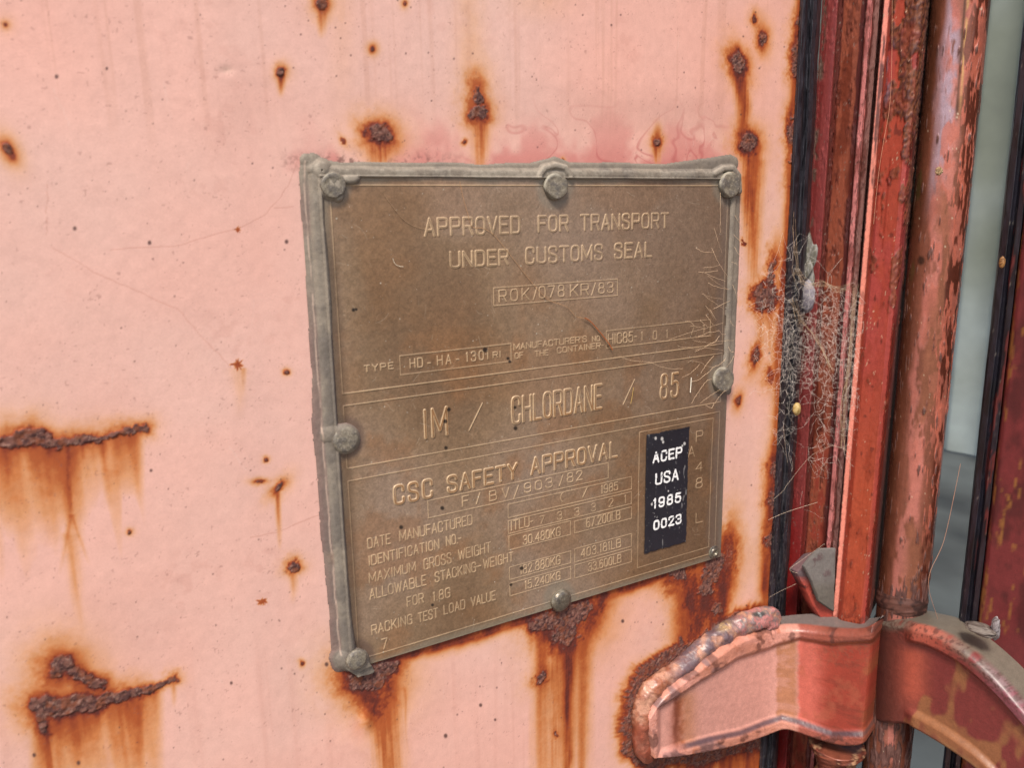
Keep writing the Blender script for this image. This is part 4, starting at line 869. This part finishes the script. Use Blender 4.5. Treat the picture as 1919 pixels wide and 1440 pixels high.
C = mix(C, L((176, 124, 74)), .8*FIL*ss(-.5, .4, n1+.2))
C = mix(C, L((234, 200, 158)), np.clip(EDG*(1.2+.1*n2), 0, .95)); C = mix(C, L((206, 186, 160)), SCR); C = mix(C, L((238, 228, 208)), .85*DOT); C = mix(C, L((34, 26, 24)), .9*BLK)  # pale letter edges: worn metal plus relief highlights laid into the colour
RV = [('rivet', 1039, 349, 24, 29), ('rivet', 1364, 346, 19, 29), ('rivet', 1352, 711, 18, 28), ('rivet', 1050, 1125, 20, 24), ('rivet', 1337, 1035, 10, 12), ('rivet', 622, 345, 24, 28), ('rivet', 642, 822, 28, 27), ('rivet', 668, 1235, 24, 24)]
for i, (_, a, b, rx, ry) in enumerate(RV):
    qd = np.hypot((px-a)/rx, (py-b)/ry)
    if i != 4: C = mix(C, L((156, 146, 130) if i not in (6, 7) else (112, 90, 84)), .6*ss(1.75, 1.2, qd+.1*n1))
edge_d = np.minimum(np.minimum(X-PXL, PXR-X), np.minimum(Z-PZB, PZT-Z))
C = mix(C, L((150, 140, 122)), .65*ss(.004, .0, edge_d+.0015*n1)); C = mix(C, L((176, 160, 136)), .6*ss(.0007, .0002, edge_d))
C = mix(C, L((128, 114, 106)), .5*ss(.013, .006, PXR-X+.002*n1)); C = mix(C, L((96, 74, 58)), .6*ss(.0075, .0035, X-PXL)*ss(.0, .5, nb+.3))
H = RID + .00035*fbm(X, Z, 12, 207, 2) + .000035*n2 + .0002*EDG - .0002*SCR
V = np.stack([X, PLATE_Y-H, Z], -1)
nrw, ncl = X.shape
bz = lambda A_: np.concatenate([A_[:1], A_, A_[-1:]], 0)
V = bz(V); V[0, :, 1] = -.0002; V[-1, :, 1] = -.0002; Cb = bz(C)
V = np.concatenate([V[:, :1], V, V[:, -1:]], 1); V[:, 0, 1] = -.0002; V[:, -1, 1] = -.0002; Cb = np.concatenate([Cb[:, :1], Cb, Cb[:, -1:]], 1)
R_ = .46+.12*bz(n1); R_ = np.concatenate([R_[:, :1], R_, R_[:, -1:]], 1)
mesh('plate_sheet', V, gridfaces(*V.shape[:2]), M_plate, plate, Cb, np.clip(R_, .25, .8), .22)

# sticker
c = [PY(1209.5, 817, -.0021), PY(1289.7, 800.4, -.0021), PY(1287.9, 1014.7, -.0021), PY(1209.5, 1038.9, -.0021)]
sx0, sx1 = (c[0][0]+c[3][0])/2, (c[1][0]+c[2][0])/2; sz1, sz0 = (c[0][2]+c[1][2])/2, (c[2][2]+c[3][2])/2
SY = PLATE_Y-.0005
xs2 = np.arange(sx0-.0005, sx1+.0005, .00013); zs2 = np.arange(sz0-.0005, sz1+.0005, .00013); X2, Z2 = np.meshgrid(xs2, zs2)
def gd(X, Z, seed): return .00035*fbm(X, Z, 12, 207, 2)
px2, py2 = proj(X2, 0*X2+SY, Z2)
rag = .00035*fbm(X2, Z2, 300, 211, 4)
msk = (X2 > sx0+rag*.5) & (X2 < sx1+rag) & (Z2 > sz0+rag) & (Z2 < sz1+rag)
msk &= ~(np.hypot(px2-1290, py2-1015) < 5+8*rag*1000)
C = np.broadcast_to(L((38, 39, 48)), X2.shape+(3,)).copy(); C = C*(1+.2*fbm(X2, Z2, 90, 212, 3))[..., None]
fk = np.zeros_like(X2)
for i in range(130):
    a, b, r = rs.uniform(sx0, sx1), rs.uniform(sz0, sz1), rs.uniform(.00008, .0003)*rs.uniform(.4, 1)
    a0, a1 = np.searchsorted(xs2, [a-.0008, a+.0008]); b0, b1 = np.searchsorted(zs2, [b-.0008, b+.0008]); s2 = (slice(b0, b1), slice(a0, a1))
    fk[s2] = np.maximum(fk[s2], rs.uniform(.2, .8)*ss(1.3, .6, np.hypot((X2[s2]-a), (Z2[s2]-b)*rs.uniform(.5, 1.))/r))
for a, b, r in ((1229, 822, 2.2), (1241, 823, 2.6), (1243, 829, 2), (1283, 832, 2.2), (1279, 836, 1.6), (1222, 946, 1.8), (1253, 921, 1.2)):
    fk = np.maximum(fk, ss(1.4, .5, np.hypot(px2-a, (py2-b)*.7)/r))
sc_ = ss(.62, .9, fbm(X2, Z2, 500, 216, 3, sy=160)*.8+.1*fbm(X2, Z2, 60, 217, 2)); fk = np.maximum(fk, .3*sc_)
C = mix(C, L((215, 212, 208)), fk)
Hs = gd(X2, Z2, 0)
F = gridfaces(*X2.shape).reshape(-1, 4); keep = msk.ravel()[F].all(1)
V2, F2, (C2,) = compact(np.stack([X2, SY-Hs, Z2], -1).reshape(-1, 3), F[keep], [C.reshape(-1, 3)])
stk = mesh('sticker', V2, F2, M_flat, plate, C2, .35, 0.)
stk['label'] = 'black sticker with white lettering'
DD = np.full(X2.shape, 1e3)
def pts_(x, y): return PY(x, y, SY)[[0, 2]]
for text, x0, x1, yb, yt in (('ACEP', 1224.5, 1277, 867.5, 850), ('USA', 1229.5, 1270.5, 908.5, 889.5), ('1985', 1226, 1275, 952.5, 936.5), ('0023', 1225.5, 1275.5, 993.5, 978)):
    st, w = strokes(text, 2.0 if text not in ('1985',) else 2.3)
    a = pts_(x0, yb); zt = pts_(x0, yt)[1]
    ybr = yb+(x1-x0)*-.262; bx = pts_(x1, ybr)[0]; k = (bx-a[0])/w; h6 = (zt-a[1])/6
    for p in st:
        pp = np.stack([a[0]+p[:, 0]*k, a[1]+p[:, 1]*h6], 1); q0, q1 = pp.min(0)-.002, pp.max(0)+.002
        a0, a1 = np.searchsorted(xs2, [q0[0], q1[0]]); b0, b1 = np.searchsorted(zs2, [q0[1], q1[1]]); s2 = (slice(b0, b1), slice(a0, a1))
        DD[s2] = np.minimum(DD[s2], segd(X2[s2], Z2[s2], pp))
ink = DD+.00010*fbm(X2, Z2, 1200, 214, 2)
inkm = ink < .00062
keep = inkm.ravel()[F].all(1)
C3 = mix(np.broadcast_to(L((246, 245, 243), .8), X2.shape+(3,)), L((150, 150, 155)), ss(.6, .9, fbm(X2, Z2, 900, 215, 3)))
V3, F3, (C3,) = compact(np.stack([X2, SY-Hs-.00012, Z2], -1).reshape(-1, 3), F[keep], [C3.reshape(-1, 3)])
mesh('lettering', V3, F3, M_flat, plate, C3, .5, 0.)
o = bpy.data.objects['lettering']; o.parent = stk; o['label'] = 'white lettering reading ACEP USA 1985 0023'

# sealant bead
gs = .00034
xa_, xb_ = float(PY(540, 330, 0)[0]), float(PY(1410, 330, 0)[0]); zt_, zb_ = float(PY(900, 262, 0)[2]), float(PY(640, 1292, 0)[2])
xs3 = np.arange(xa_, xb_, gs); zs3 = np.arange(zb_, zt_, gs); X3, Z3 = np.meshgrid(xs3, zs3)
qx, qy = proj(X3, 0*X3-.002, Z3)
n1 = fbm(X3, Z3, 130, 221, 4); n2 = fbm(X3, Z3, 700, 222, 3); n3 = fbm(X3, Z3, 40, 223, 2)
Hh = np.full(X3.shape, -1.)
def sm_max(a, b, k=.0003): 
    h = np.clip(.5+.5*(a-b)/k, 0, 1); return b*(1-h)+a*h+k*h*(1-h)
def bead(pts, hw, h, pw=.5, wob=1.):
    global Hh
    qd = segd(qx+1.6*wob*n3, qy+1.6*wob*n3, pts, hw)
    Hh = np.maximum(Hh, np.where(qd < 1.15, h*np.clip(1-qd**3.2, -.3, 1), -1))
leftc = [(591, 318), (596, 420), (606, 560), (615, 700), (621, 800), (628, 900), (637, 1030), (646, 1150), (657, 1235)]
bead(leftc, [15, 15, 16, 16, 16, 15, 14, 14, 15], .0020)
bead([(a-12, b) for a, b in leftc[:4]]+[(608, 800), (616, 900), (624, 1030), (636, 1150), (645, 1240)], [19, 17, 18, 17, 22, 19, 18, 17, 22], .0008, wob=1.8)
bead([(587, 316), (640, 320), (760, 323), (900, 324), (1000, 325), (1060, 325), (1200, 327), (1350, 328)], [14, 13, 12.5, 12.5, 12.5, 12, 12, 11], .0022)
bead([(582, 306), (640, 312), (760, 312), (900, 314), (1000, 312), (1040, 304), (1070, 313), (1250, 316), (1330, 310), (1374, 307)], [16, 13, 11, 10, 11, 14, 11, 10, 13, 18], .0008, wob=1.6)
bead([(1010, 328), (1020, 314), (1039, 309), (1058, 314), (1068, 328)], 9, .0030); bead([(1340, 326), (1356, 316), (1374, 316), (1384, 330), (1386, 360)], [8, 8, 9, 9, 8], .003)
bead([(1375, 360), (1370, 500), (1365, 620), (1359, 700)], [6, 6, 6, 6], .0018, wob=.5); bead([(1384, 330), (1381, 480), (1377, 600), (1368, 735)], [11, 10, 9, 9], .0008, wob=1.2)
def lump(a, b, rx, ry, h, p=2.2, w=.06):
    global Hh
    qd = np.hypot((qx-a)/rx, (qy-b)/ry)+w*n1; Hh = np.maximum(Hh, np.where(qd < 1.15, h*(1-qd**p), -1))
lump(586, 312, 24, 28, .0010, 3, .15); lump(602, 318, 26, 24, .0030, 2.2, .08); lump(622, 346, 29, 33, .0028, 5, .04); lump(634, 366, 13, 15, .0024, 4, .06); lump(655, 335, 24, 14, .0024, 3, .06); lump(575, 300, 14, 16, .0010, 3, .2)
lump(622, 815, 24, 25, .0026, 3, .06); lump(644, 823, 33, 31, .0027, 5, .04); lump(652, 1240, 25, 24, .0030, 3, .08); lump(640, 1240, 22, 26, .0014, 3, .1); lump(668, 1238, 25, 23, .0036, 4, .06)
# ragged pointed tongue at the lower corner
tg = inpoly(qx+2*n1, qy+2*n1, [(655, 1228), (685, 1232), (697, 1250), (704, 1260), (697, 1263), (688, 1265), (668, 1268), (660, 1262), (648, 1256)])
Hh = np.where(tg, np.maximum(Hh, .0034-.00004*np.abs(qx-672)), Hh)
Hh = np.where(Hh > 0, Hh + .00004*n2 + .00012*n1, Hh)
keepv = Hh > .00012
F = gridfaces(*X3.shape).reshape(-1, 4); cnt = keepv.ravel()[F].sum(1); keep = cnt >= 3
Hc = np.clip(Hh, .0, .1)
inpl = (X3 > PXL) & (X3 < PXR) & (Z3 > PZB) & (Z3 < PZT)
base = np.where(inpl, PLATE_Y*.72, 0.)
thin = ss(.0013, .0005, Hc)
C = np.broadcast_to(L((152, 140, 125)), X3.shape+(3,)).copy()
C = mix(C, L((128, 118, 108)), ss(-.2, .7, n3*.6+n1*.6)); C = mix(C, L((186, 175, 158)), .5*ss(.0016, .0022, Hc)*ss(-.6, .4, n1+n2*.5)*ss(420, 340, qy)); C = C*(1+.09*n2)[..., None]  # light on the raised top run is mixed into its colour
C = mix(C, L((140, 106, 100)), .6*thin*ss(-.4, .6, n3+.2)*ss(700, 640, qx)); C = mix(C, L((150, 138, 124)), .5*thin*ss(640, 700, qx)); C = mix(C, L((164, 116, 84)), .7*thin*ss(880, 1000, qy)*ss(.1, -.4, n3))
C = mix(C, L((226, 196, 176)), .75*ss(2.2, .6, np.abs(qx-np.interp(qy, [300, 345, 420, 560, 800, 900, 1240], [574, 572, 577, 588, 604, 612, 640])+1.5*n1))*.8*ss(-.9, .2, n1)*(qy > 300)*(qy < 1230)*(Hc > 0))  # pale line paints the light along the left ridge
V = np.stack([X3, base-Hc, Z3], -1).reshape(-1, 3)
V2, F2, (C2,) = compact(V, F[keep], [C.reshape(-1, 3)])
mesh('sealant_bead', V2, F2, M_seal, plate, C2, .75, 0.)['label'] = 'smeared grey sealant along the top and left edges'

# rivets
def rivet(i, a, b, rx, ry, hgt, kind, y0, tilt=(0, 0)):
    c = PY(a, b, y0); l, r_ = PY(a-rx, b, y0), PY(a+rx, b, y0); R1 = (r_[0]-l[0])/2
    u_, d_ = PY(a, b-ry, y0), PY(a, b+ry, y0); R2 = (u_[2]-d_[2])/2; R = (R1+R2)/2
    if kind == 'dome': prof = [(.0001, hgt), (R*.3, hgt*.985), (R*.6, hgt*.93), (R*.8, hgt*.82), (R*.93, hgt*.62), (R, hgt*.35), (R*1.0, hgt*.1), (R*.96, -.0006)]
    elif kind == 'flat': prof = [(.0001, hgt*.96), (R*.5, hgt*.97), (R*.78, hgt), (R*.9, hgt*.95), (R*.98, hgt*.7), (R, hgt*.35), (R*.98, -.0006)]
    else: prof = [(.0001, hgt*.1), (R*.22, hgt*.1), (R*.3, hgt*.5), (R*.42, hgt*.95), (R*.6, hgt*.9), (R*.7, hgt*.45), (R*.85, hgt*.5), (R, hgt*.3), (R, -.0006)]
    ax = Vector((tilt[0], -1, tilt[1]))
    V = lathe('r', prof, ax, None, None, None, noise=.035 if kind != 'pop' else .01) 
    V = V + c
    sx, sy = proj(V[..., 0], V[..., 1], V[..., 2]); nn = fbm(sx, sy, .11, 30+i, 4); n2 = fbm(sx, sy, .4, 50+i, 3)
    V[..., 1] -= .00012*nn*(kind != 'pop')+.00003*n2
    base_c = {'dome': (140, 130, 114), 'flat': (136, 126, 110), 'pop': (150, 142, 124)}[kind]
    C = mix(np.broadcast_to(L(base_c), V.shape), L((112, 105, 98)), .9*ss(-.3, .6, nn)); C = mix(C, L((186, 176, 158)), .35*ss(.3, .9, n2)); C = C*(1+.1*n2)[..., None]
    rd = np.hypot((sx-a)/rx, (sy-b)/ry)
    C = mix(C, L((206, 198, 178)), .6*ss(.2, .0, np.abs(rd-.86))*ss(0, -.6, (sx-a)/rx*.6+(sy-b)/ry*.8)*(kind != 'pop')*(.3 if i > 4 else 1))  # pale upper-left crescent: rim light painted on the head
    o = mesh('rivet', V, gridfaces(V.shape[0], V.shape[1], closed=True), M_seal if i not in (3, 4) else M_plate, plate, C, .5 if i not in (3, 4) else .34, .0 if i not in (3, 4) else .5)
    o['label'] = ['rivet at the middle of the top edge', 'rivet in the top right corner', 'rivet at the middle of the right edge', 'domed rivet at the bottom edge', 'small hollow rivet in the bottom right corner',
                  'sealant covered rivet in the top left corner', 'sealant covered rivet on the left edge', 'sealant covered rivet in the bottom left corner'][i]
rivet(0, 1039, 349, 21, 26, .0028, 'flat', -.0016, (-.08, .05)); rivet(1, 1364, 346, 17, 26, .0030, 'flat', -.0016, (-.05, 0)); rivet(2, 1352, 711, 16, 26, .0030, 'flat', -.0016, (-.05, .05))
rivet(3, 1050, 1125, 17, 21, .0030, 'dome', -.0016, (.05, -.1)); rivet(4, 1337, 1035, 9.5, 11.5, .0016, 'pop', -.0016)
rivet(5, 624, 347, 22, 27, .0013, 'flat', -.0028, (.02, 0)); rivet(6, 648, 824, 23, 25, .0012, 'dome', -.0028); rivet(7, 668, 1236, 20, 18, .0018, 'dome', -.0045, (.05, 0))

# ------------------------------------------------------------------ cobwebs and small finds
def threads(name, lines, rad, col, label, cat, kind=None, jit=0, seed=0):
    Vs, Fs, n0 = [], [], 0; r0 = np.random.default_rng(seed)
    for l in lines:
        l = np.asarray(l, float); rr = rad*r0.uniform(.7, 1.25)
        V, Fq = tube(l, rr, 4); Vs.append(V.reshape(-1, 3)); Fs.append(Fq.reshape(-1, 4)+n0); n0 += V.shape[0]*V.shape[1]
    V = np.concatenate(Vs); Fq = np.concatenate(Fs)
    o = mesh(name, V, Fq, M_web, None, np.broadcast_to(L(col, .85), V.shape), .6, 0.); return tag(o, label, cat, None, kind)
r3 = np.random.default_rng(21)
def surfY(a, b):      # depth of the web surface at photo x, row
    q = a+(b-600)*.0585+ (b-600)*.0
    return np.interp(q, [1300, 1462, 1470, 1500, 1530, 1570, 1600, 1615], [-.0025, -.0025, -.005, -.005, -.008, -.0165, -.024, -.0285])
nodes = []
while len(nodes) < 1700:
    b = r3.uniform(430, 1010); a = r3.uniform(1400, 1622)-(b-600)*.0585
    q = a+(b-600)*.0585
    den = max(np.exp(-((q-1540)/50)**2-((b-610)/110)**2), .9*np.exp(-((q-1483)/17)**2-((b-640)/125)**2), .85*np.exp(-((q-1598)/10)**2-((b-640)/150)**2), .5*np.exp(-((q-1450)/26)**2-((b-590)/75)**2), .25*np.exp(-((q-1560)/40)**2-((b-750)/90)**2))
    if b < 520-(q-1500)*-.25 and q > 1508: den *= .05
    if math.hypot((q-1522)/14, (b-568)/16) < 1: den *= .04
    if r3.random() < den: nodes.append((a, b))
nodes = np.array(nodes); P3 = PY(nodes[:, 0], nodes[:, 1], np.array([surfY(a, b) for a, b in nodes])+r3.normal(0, .0012, len(nodes)))
lines = []; seen = set()
for i in range(len(P3)):
    d = np.linalg.norm(P3-P3[i], axis=1); idx = np.argsort(d)[1:5]
    for j in idx[:r3.integers(2, 4)]:
        if (min(i, j), max(i, j)) in seen or d[j] > .012: continue
        seen.add((min(i, j), max(i, j))); m = (P3[i]+P3[j])/2+r3.normal(0, d[j]*.10, 3); t = np.linspace(0, 1, 5)[:, None]
        lines.append((1-t)**2*P3[i]+2*t*(1-t)*m+t*t*P3[j])
for k in range(230):       # longer strands
    i = r3.integers(len(P3)); th0 = r3.normal(1.57, .7); q = nodes[i].copy(); pts = [q.copy()]
    for m in range(10): th0 += r3.normal(0, .35); q = q+r3.uniform(3, 7)*np.array([math.cos(th0), math.sin(th0)*1.1]); pts.append(q.copy())
    pts = np.array(pts); pts = pts[(pts[:, 0] > 1395) & (pts[:, 0] < 1612)]
    if len(pts) > 3: lines.append(PY(pts[:, 0], pts[:, 1], np.array([surfY(a, b) for a, b in pts])-.001+r3.normal(0, .0006, len(pts))))
threads('cobweb', lines, .000030, (228, 218, 206), 'tangled grey cobweb stretched across the black seal and the red post', 'cobweb', seed=1)
# twisted dirty strand over the web and falling strands
st = []
for k in range(11):
    p = catmull(np.array([(1492, 400+14*k), (1491, 480+4*k), (1497, 512), (1512, 535), (1545, 535), (1572, 545), (1600, 533)], float)+r3.normal(0, 4.5, (7, 2)), 50); st.append(PY(p[:, 0], p[:, 1], np.array([surfY(a, b) for a, b in p])-.0015+r3.normal(0, .0005, 50)))
for k in range(16):
    p = catmull(np.array([(1484, 560), (1494, 590), (1505, 605), (1530, 640), (1560, 690)] if k % 2 else [(1603, 540), (1597, 600), (1592, 680), (1584, 760), (1578, 840)], float)+r3.normal(0, 4, (5, 2)), 40); st.append(PY(p[:, 0], p[:, 1], np.array([surfY(a, b) for a, b in p])-.001))
threads('dusty_strand', st, .00005, (190, 164, 132), 'dirty tan strands hanging over the cobweb from the seal to the bar', 'cobweb strand', seed=2)
st = []
for pts in [[(1560, 835), (1520, 855), (1478, 905), (1468, 920), (1450, 936)], [(1468, 795), (1472, 840), (1476, 868)], [(1532, 942), (1490, 955), (1462, 965), (1440, 975)], [(1545, 1020), (1500, 1052), (1480, 1068), (1495, 1075)], [(1492, 1095), (1460, 1110), (1442, 1120)], [(1560, 835), (1590, 850), (1593, 900)]]:
    p = catmull(pts, 40); st.append(PY(p[:, 0], p[:, 1], np.array([surfY(a, b) for a, b in p])-.003))
threads('cobweb', st, .00008, (196, 176, 156), 'sparse single web threads low over the black seal, above the hinge blade', 'cobweb', seed=3)
for pts, X_, lb in [([(1672, 0), (1671, 120), (1667, 200), (1655, 270), (1646, 330), (1637, 420)], -.0455, 'thin single web thread hanging down in front of the red bar'), ([(1800, 870), (1770, 1010), (1740, 1090), (1762, 1180), (1775, 1290), (1762, 1330)], -.075, 'thin single web thread hanging from the round pipe past the right hinge blade')]:
    threads('web_thread', [PY(*catmull(pts, 60).T, X_)], .00007, (206, 150, 120), lb, 'web thread', seed=4)
# threads reaching over the right edge of the plate (zoomed coordinates /8)
zo = lambda L_: [(1150+a/8., 580+b/8.) for a, b in L_]
tl_ = [zo(l) for l in [[(1440, 0), (1500, 100), (1540, 160)], [(1380, 75), (1440, 160), (1500, 250)], [(1300, 160), (1350, 215), (1420, 265), (1480, 270)], [(1080, 175), (1160, 195), (1230, 260), (1300, 265), (1360, 300)],
      [(640, 465), (780, 475), (900, 430), (1010, 390), (1130, 350), (1280, 310), (1400, 280), (1540, 230), (1640, 205)], [(1270, 405), (1360, 375), (1420, 345), (1520, 335), (1580, 320), (1620, 370), (1680, 370)], [(1270, 410), (1460, 398)],
      [(1190, 460), (1240, 480), (1340, 490), (1440, 500), (1560, 480), (1700, 470), (1800, 465)], [(960, 540), (1020, 570), (1120, 565), (1210, 600), (1300, 585), (1400, 580), (1500, 595), (1600, 605), (1680, 640)], [(1360, 575), (1440, 520), (1520, 490), (1580, 400)],
      [(1220, 640), (1290, 600), (1350, 585)], [(1110, 800), (1170, 770), (1240, 785), (1330, 810), (1380, 850), (1490, 870)], [(1020, 1025), (1110, 985), (1210, 910), (1290, 825)], [(1300, 970), (1360, 870), (1420, 790), (1500, 700)],
      [(1175, 1085), (1270, 1060), (1360, 990), (1440, 930), (1500, 870), (1600, 820), (1680, 740)], [(1170, 1410), (1230, 1300), (1320, 1170), (1400, 1070), (1470, 1050)], [(1300, 1410), (1400, 1330), (1520, 1250), (1600, 1200)], [(1510, 1430), (1560, 1340), (1640, 1250), (1700, 1200)],
      [(130, 730), (280, 770), (440, 785), (580, 805), (700, 860), (880, 895), (1040, 885)], [(1750, 170), (1780, 230), (1820, 260)], [(1720, 560), (1760, 640), (1800, 630)], [(1700, 860), (1760, 780), (1800, 700)], [(1380, 1440), (1470, 1480), (1500, 1400)]]]
zo2 = lambda L_: [(960+a/4.361, 270+b/4.361) for a, b in L_]
tl_ += [zo2(l) for l in [[(1650, 685), (1680, 790), (1715, 890)], [(1500, 850), (1560, 880), (1650, 885)], [(1630, 850), (1680, 960), (1730, 1040), (1760, 1080)], [(1560, 1010), (1640, 1005), (1700, 985)], [(1520, 1045), (1580, 1055), (1640, 1085), (1740, 1120)],
      [(1580, 1050), (1680, 1035)], [(1600, 1080), (1680, 1140), (1760, 1185)], [(1600, 1135), (1680, 1170), (1770, 1190)], [(1550, 1220), (1620, 1250), (1720, 1268)], [(1555, 1225), (1640, 1290), (1730, 1350)], [(1640, 1350), (1720, 1310), (1780, 1280)], [(1580, 1320), (1650, 1430)],
      [(1820, 580), (1850, 640), (1880, 700)], [(1815, 745), (1860, 790), (1885, 810)], [(1815, 840), (1850, 900), (1880, 940)], [(1790, 960), (1870, 1000)], [(1700, 400), (1700, 720)], [(1800, 1150), (1830, 1230), (1840, 1300)]]]
st = []
for l in tl_:
    p = catmull(l, 9*len(l)); p = p+r3.normal(0, .35, p.shape); st.append(PY(p[:, 0], p[:, 1], -.0045-.0012*np.sin(np.linspace(0, 3.1, len(p)))))
threads('cobweb', st, .000072, (218, 186, 152), 'loose branching web threads caught on the right edge of the brown plate', 'cobweb', seed=5)
# hairs lying on the plate
def hair(name, pts, y, rad, col, label, cat):
    p = catmull(pts, 90); threads(name, [PY(p[:, 0], p[:, 1], y)], rad, col, label, cat)
hair('hair', [(862, 340), (868, 370), (877, 402), (885, 425), (905, 428), (925, 440), (950, 470), (985, 515), (1010, 545), (1030, 563), (1062, 575), (1078, 592), (1096, 597)], -.0024, .00008, (196, 150, 108), 'long thin hair lying curved over the words at the top of the plate', 'hair')
p = catmull([(1096, 596), (1108, 604), (1126, 625), (1140, 643), (1148, 656)], 40)
o = threads('straw', [PY(p[:, 0], p[:, 1], -.0027)], .00028, (168, 92, 48), 'short rust brown straw lying beside the left end of the number box', 'straw')
hair('hair', [(720, 365), (750, 405), (772, 422), (797, 430)], -.0023, .00006, (176, 146, 116), 'faint curved hair left of the first word on the plate', 'hair')
hair('fibre', [(1295.5, 708), (1294.6, 722), (1293.6, 736)], -.0028, .00026, (236, 226, 206), 'short upright white fibre right of the number 85', 'fibre')
hair('fibre', [(736, 484), (740, 494), (748, 499), (756, 500)], -.0025, .00012, (220, 205, 182), 'small pale curved fibre left of the second line of words', 'fibre')
hair('fibre', [(1187, 727), (1185, 742), (1182, 757)], -.0026, .00012, (200, 166, 90), 'thin yellow fibre right beside the slash after the long middle word', 'fibre')
# egg sac and dried pupa
o = blobm('egg_sac', PY(1493, 767, -.010), (.0024, .0022, .0037), None, grey((206, 180, 120), (178, 146, 84)), M_seal, 5, .06, .5); tag(o, 'small yellow egg sac hanging in the lower cobweb on the black seal', 'egg sac')
o = blobm('dried_pupa', PX(1878, 492, XS-.004), (.0012, .0014, .0028), None, grey((176, 128, 74), (110, 74, 44)), M_seal, 6, .08, .5); tag(o, 'tiny brown dried pupa hanging on the right hand black seal', 'pupa')
o = blobm('fluff', PY(1760, 322, -.073), (.0016, .0012, .0016), None, grey((204, 180, 140), (150, 120, 84)), M_seal, 8, .5, .9); tag(o, 'little tan tuft of fluff stuck on the round pipe', 'fluff')
print('done')
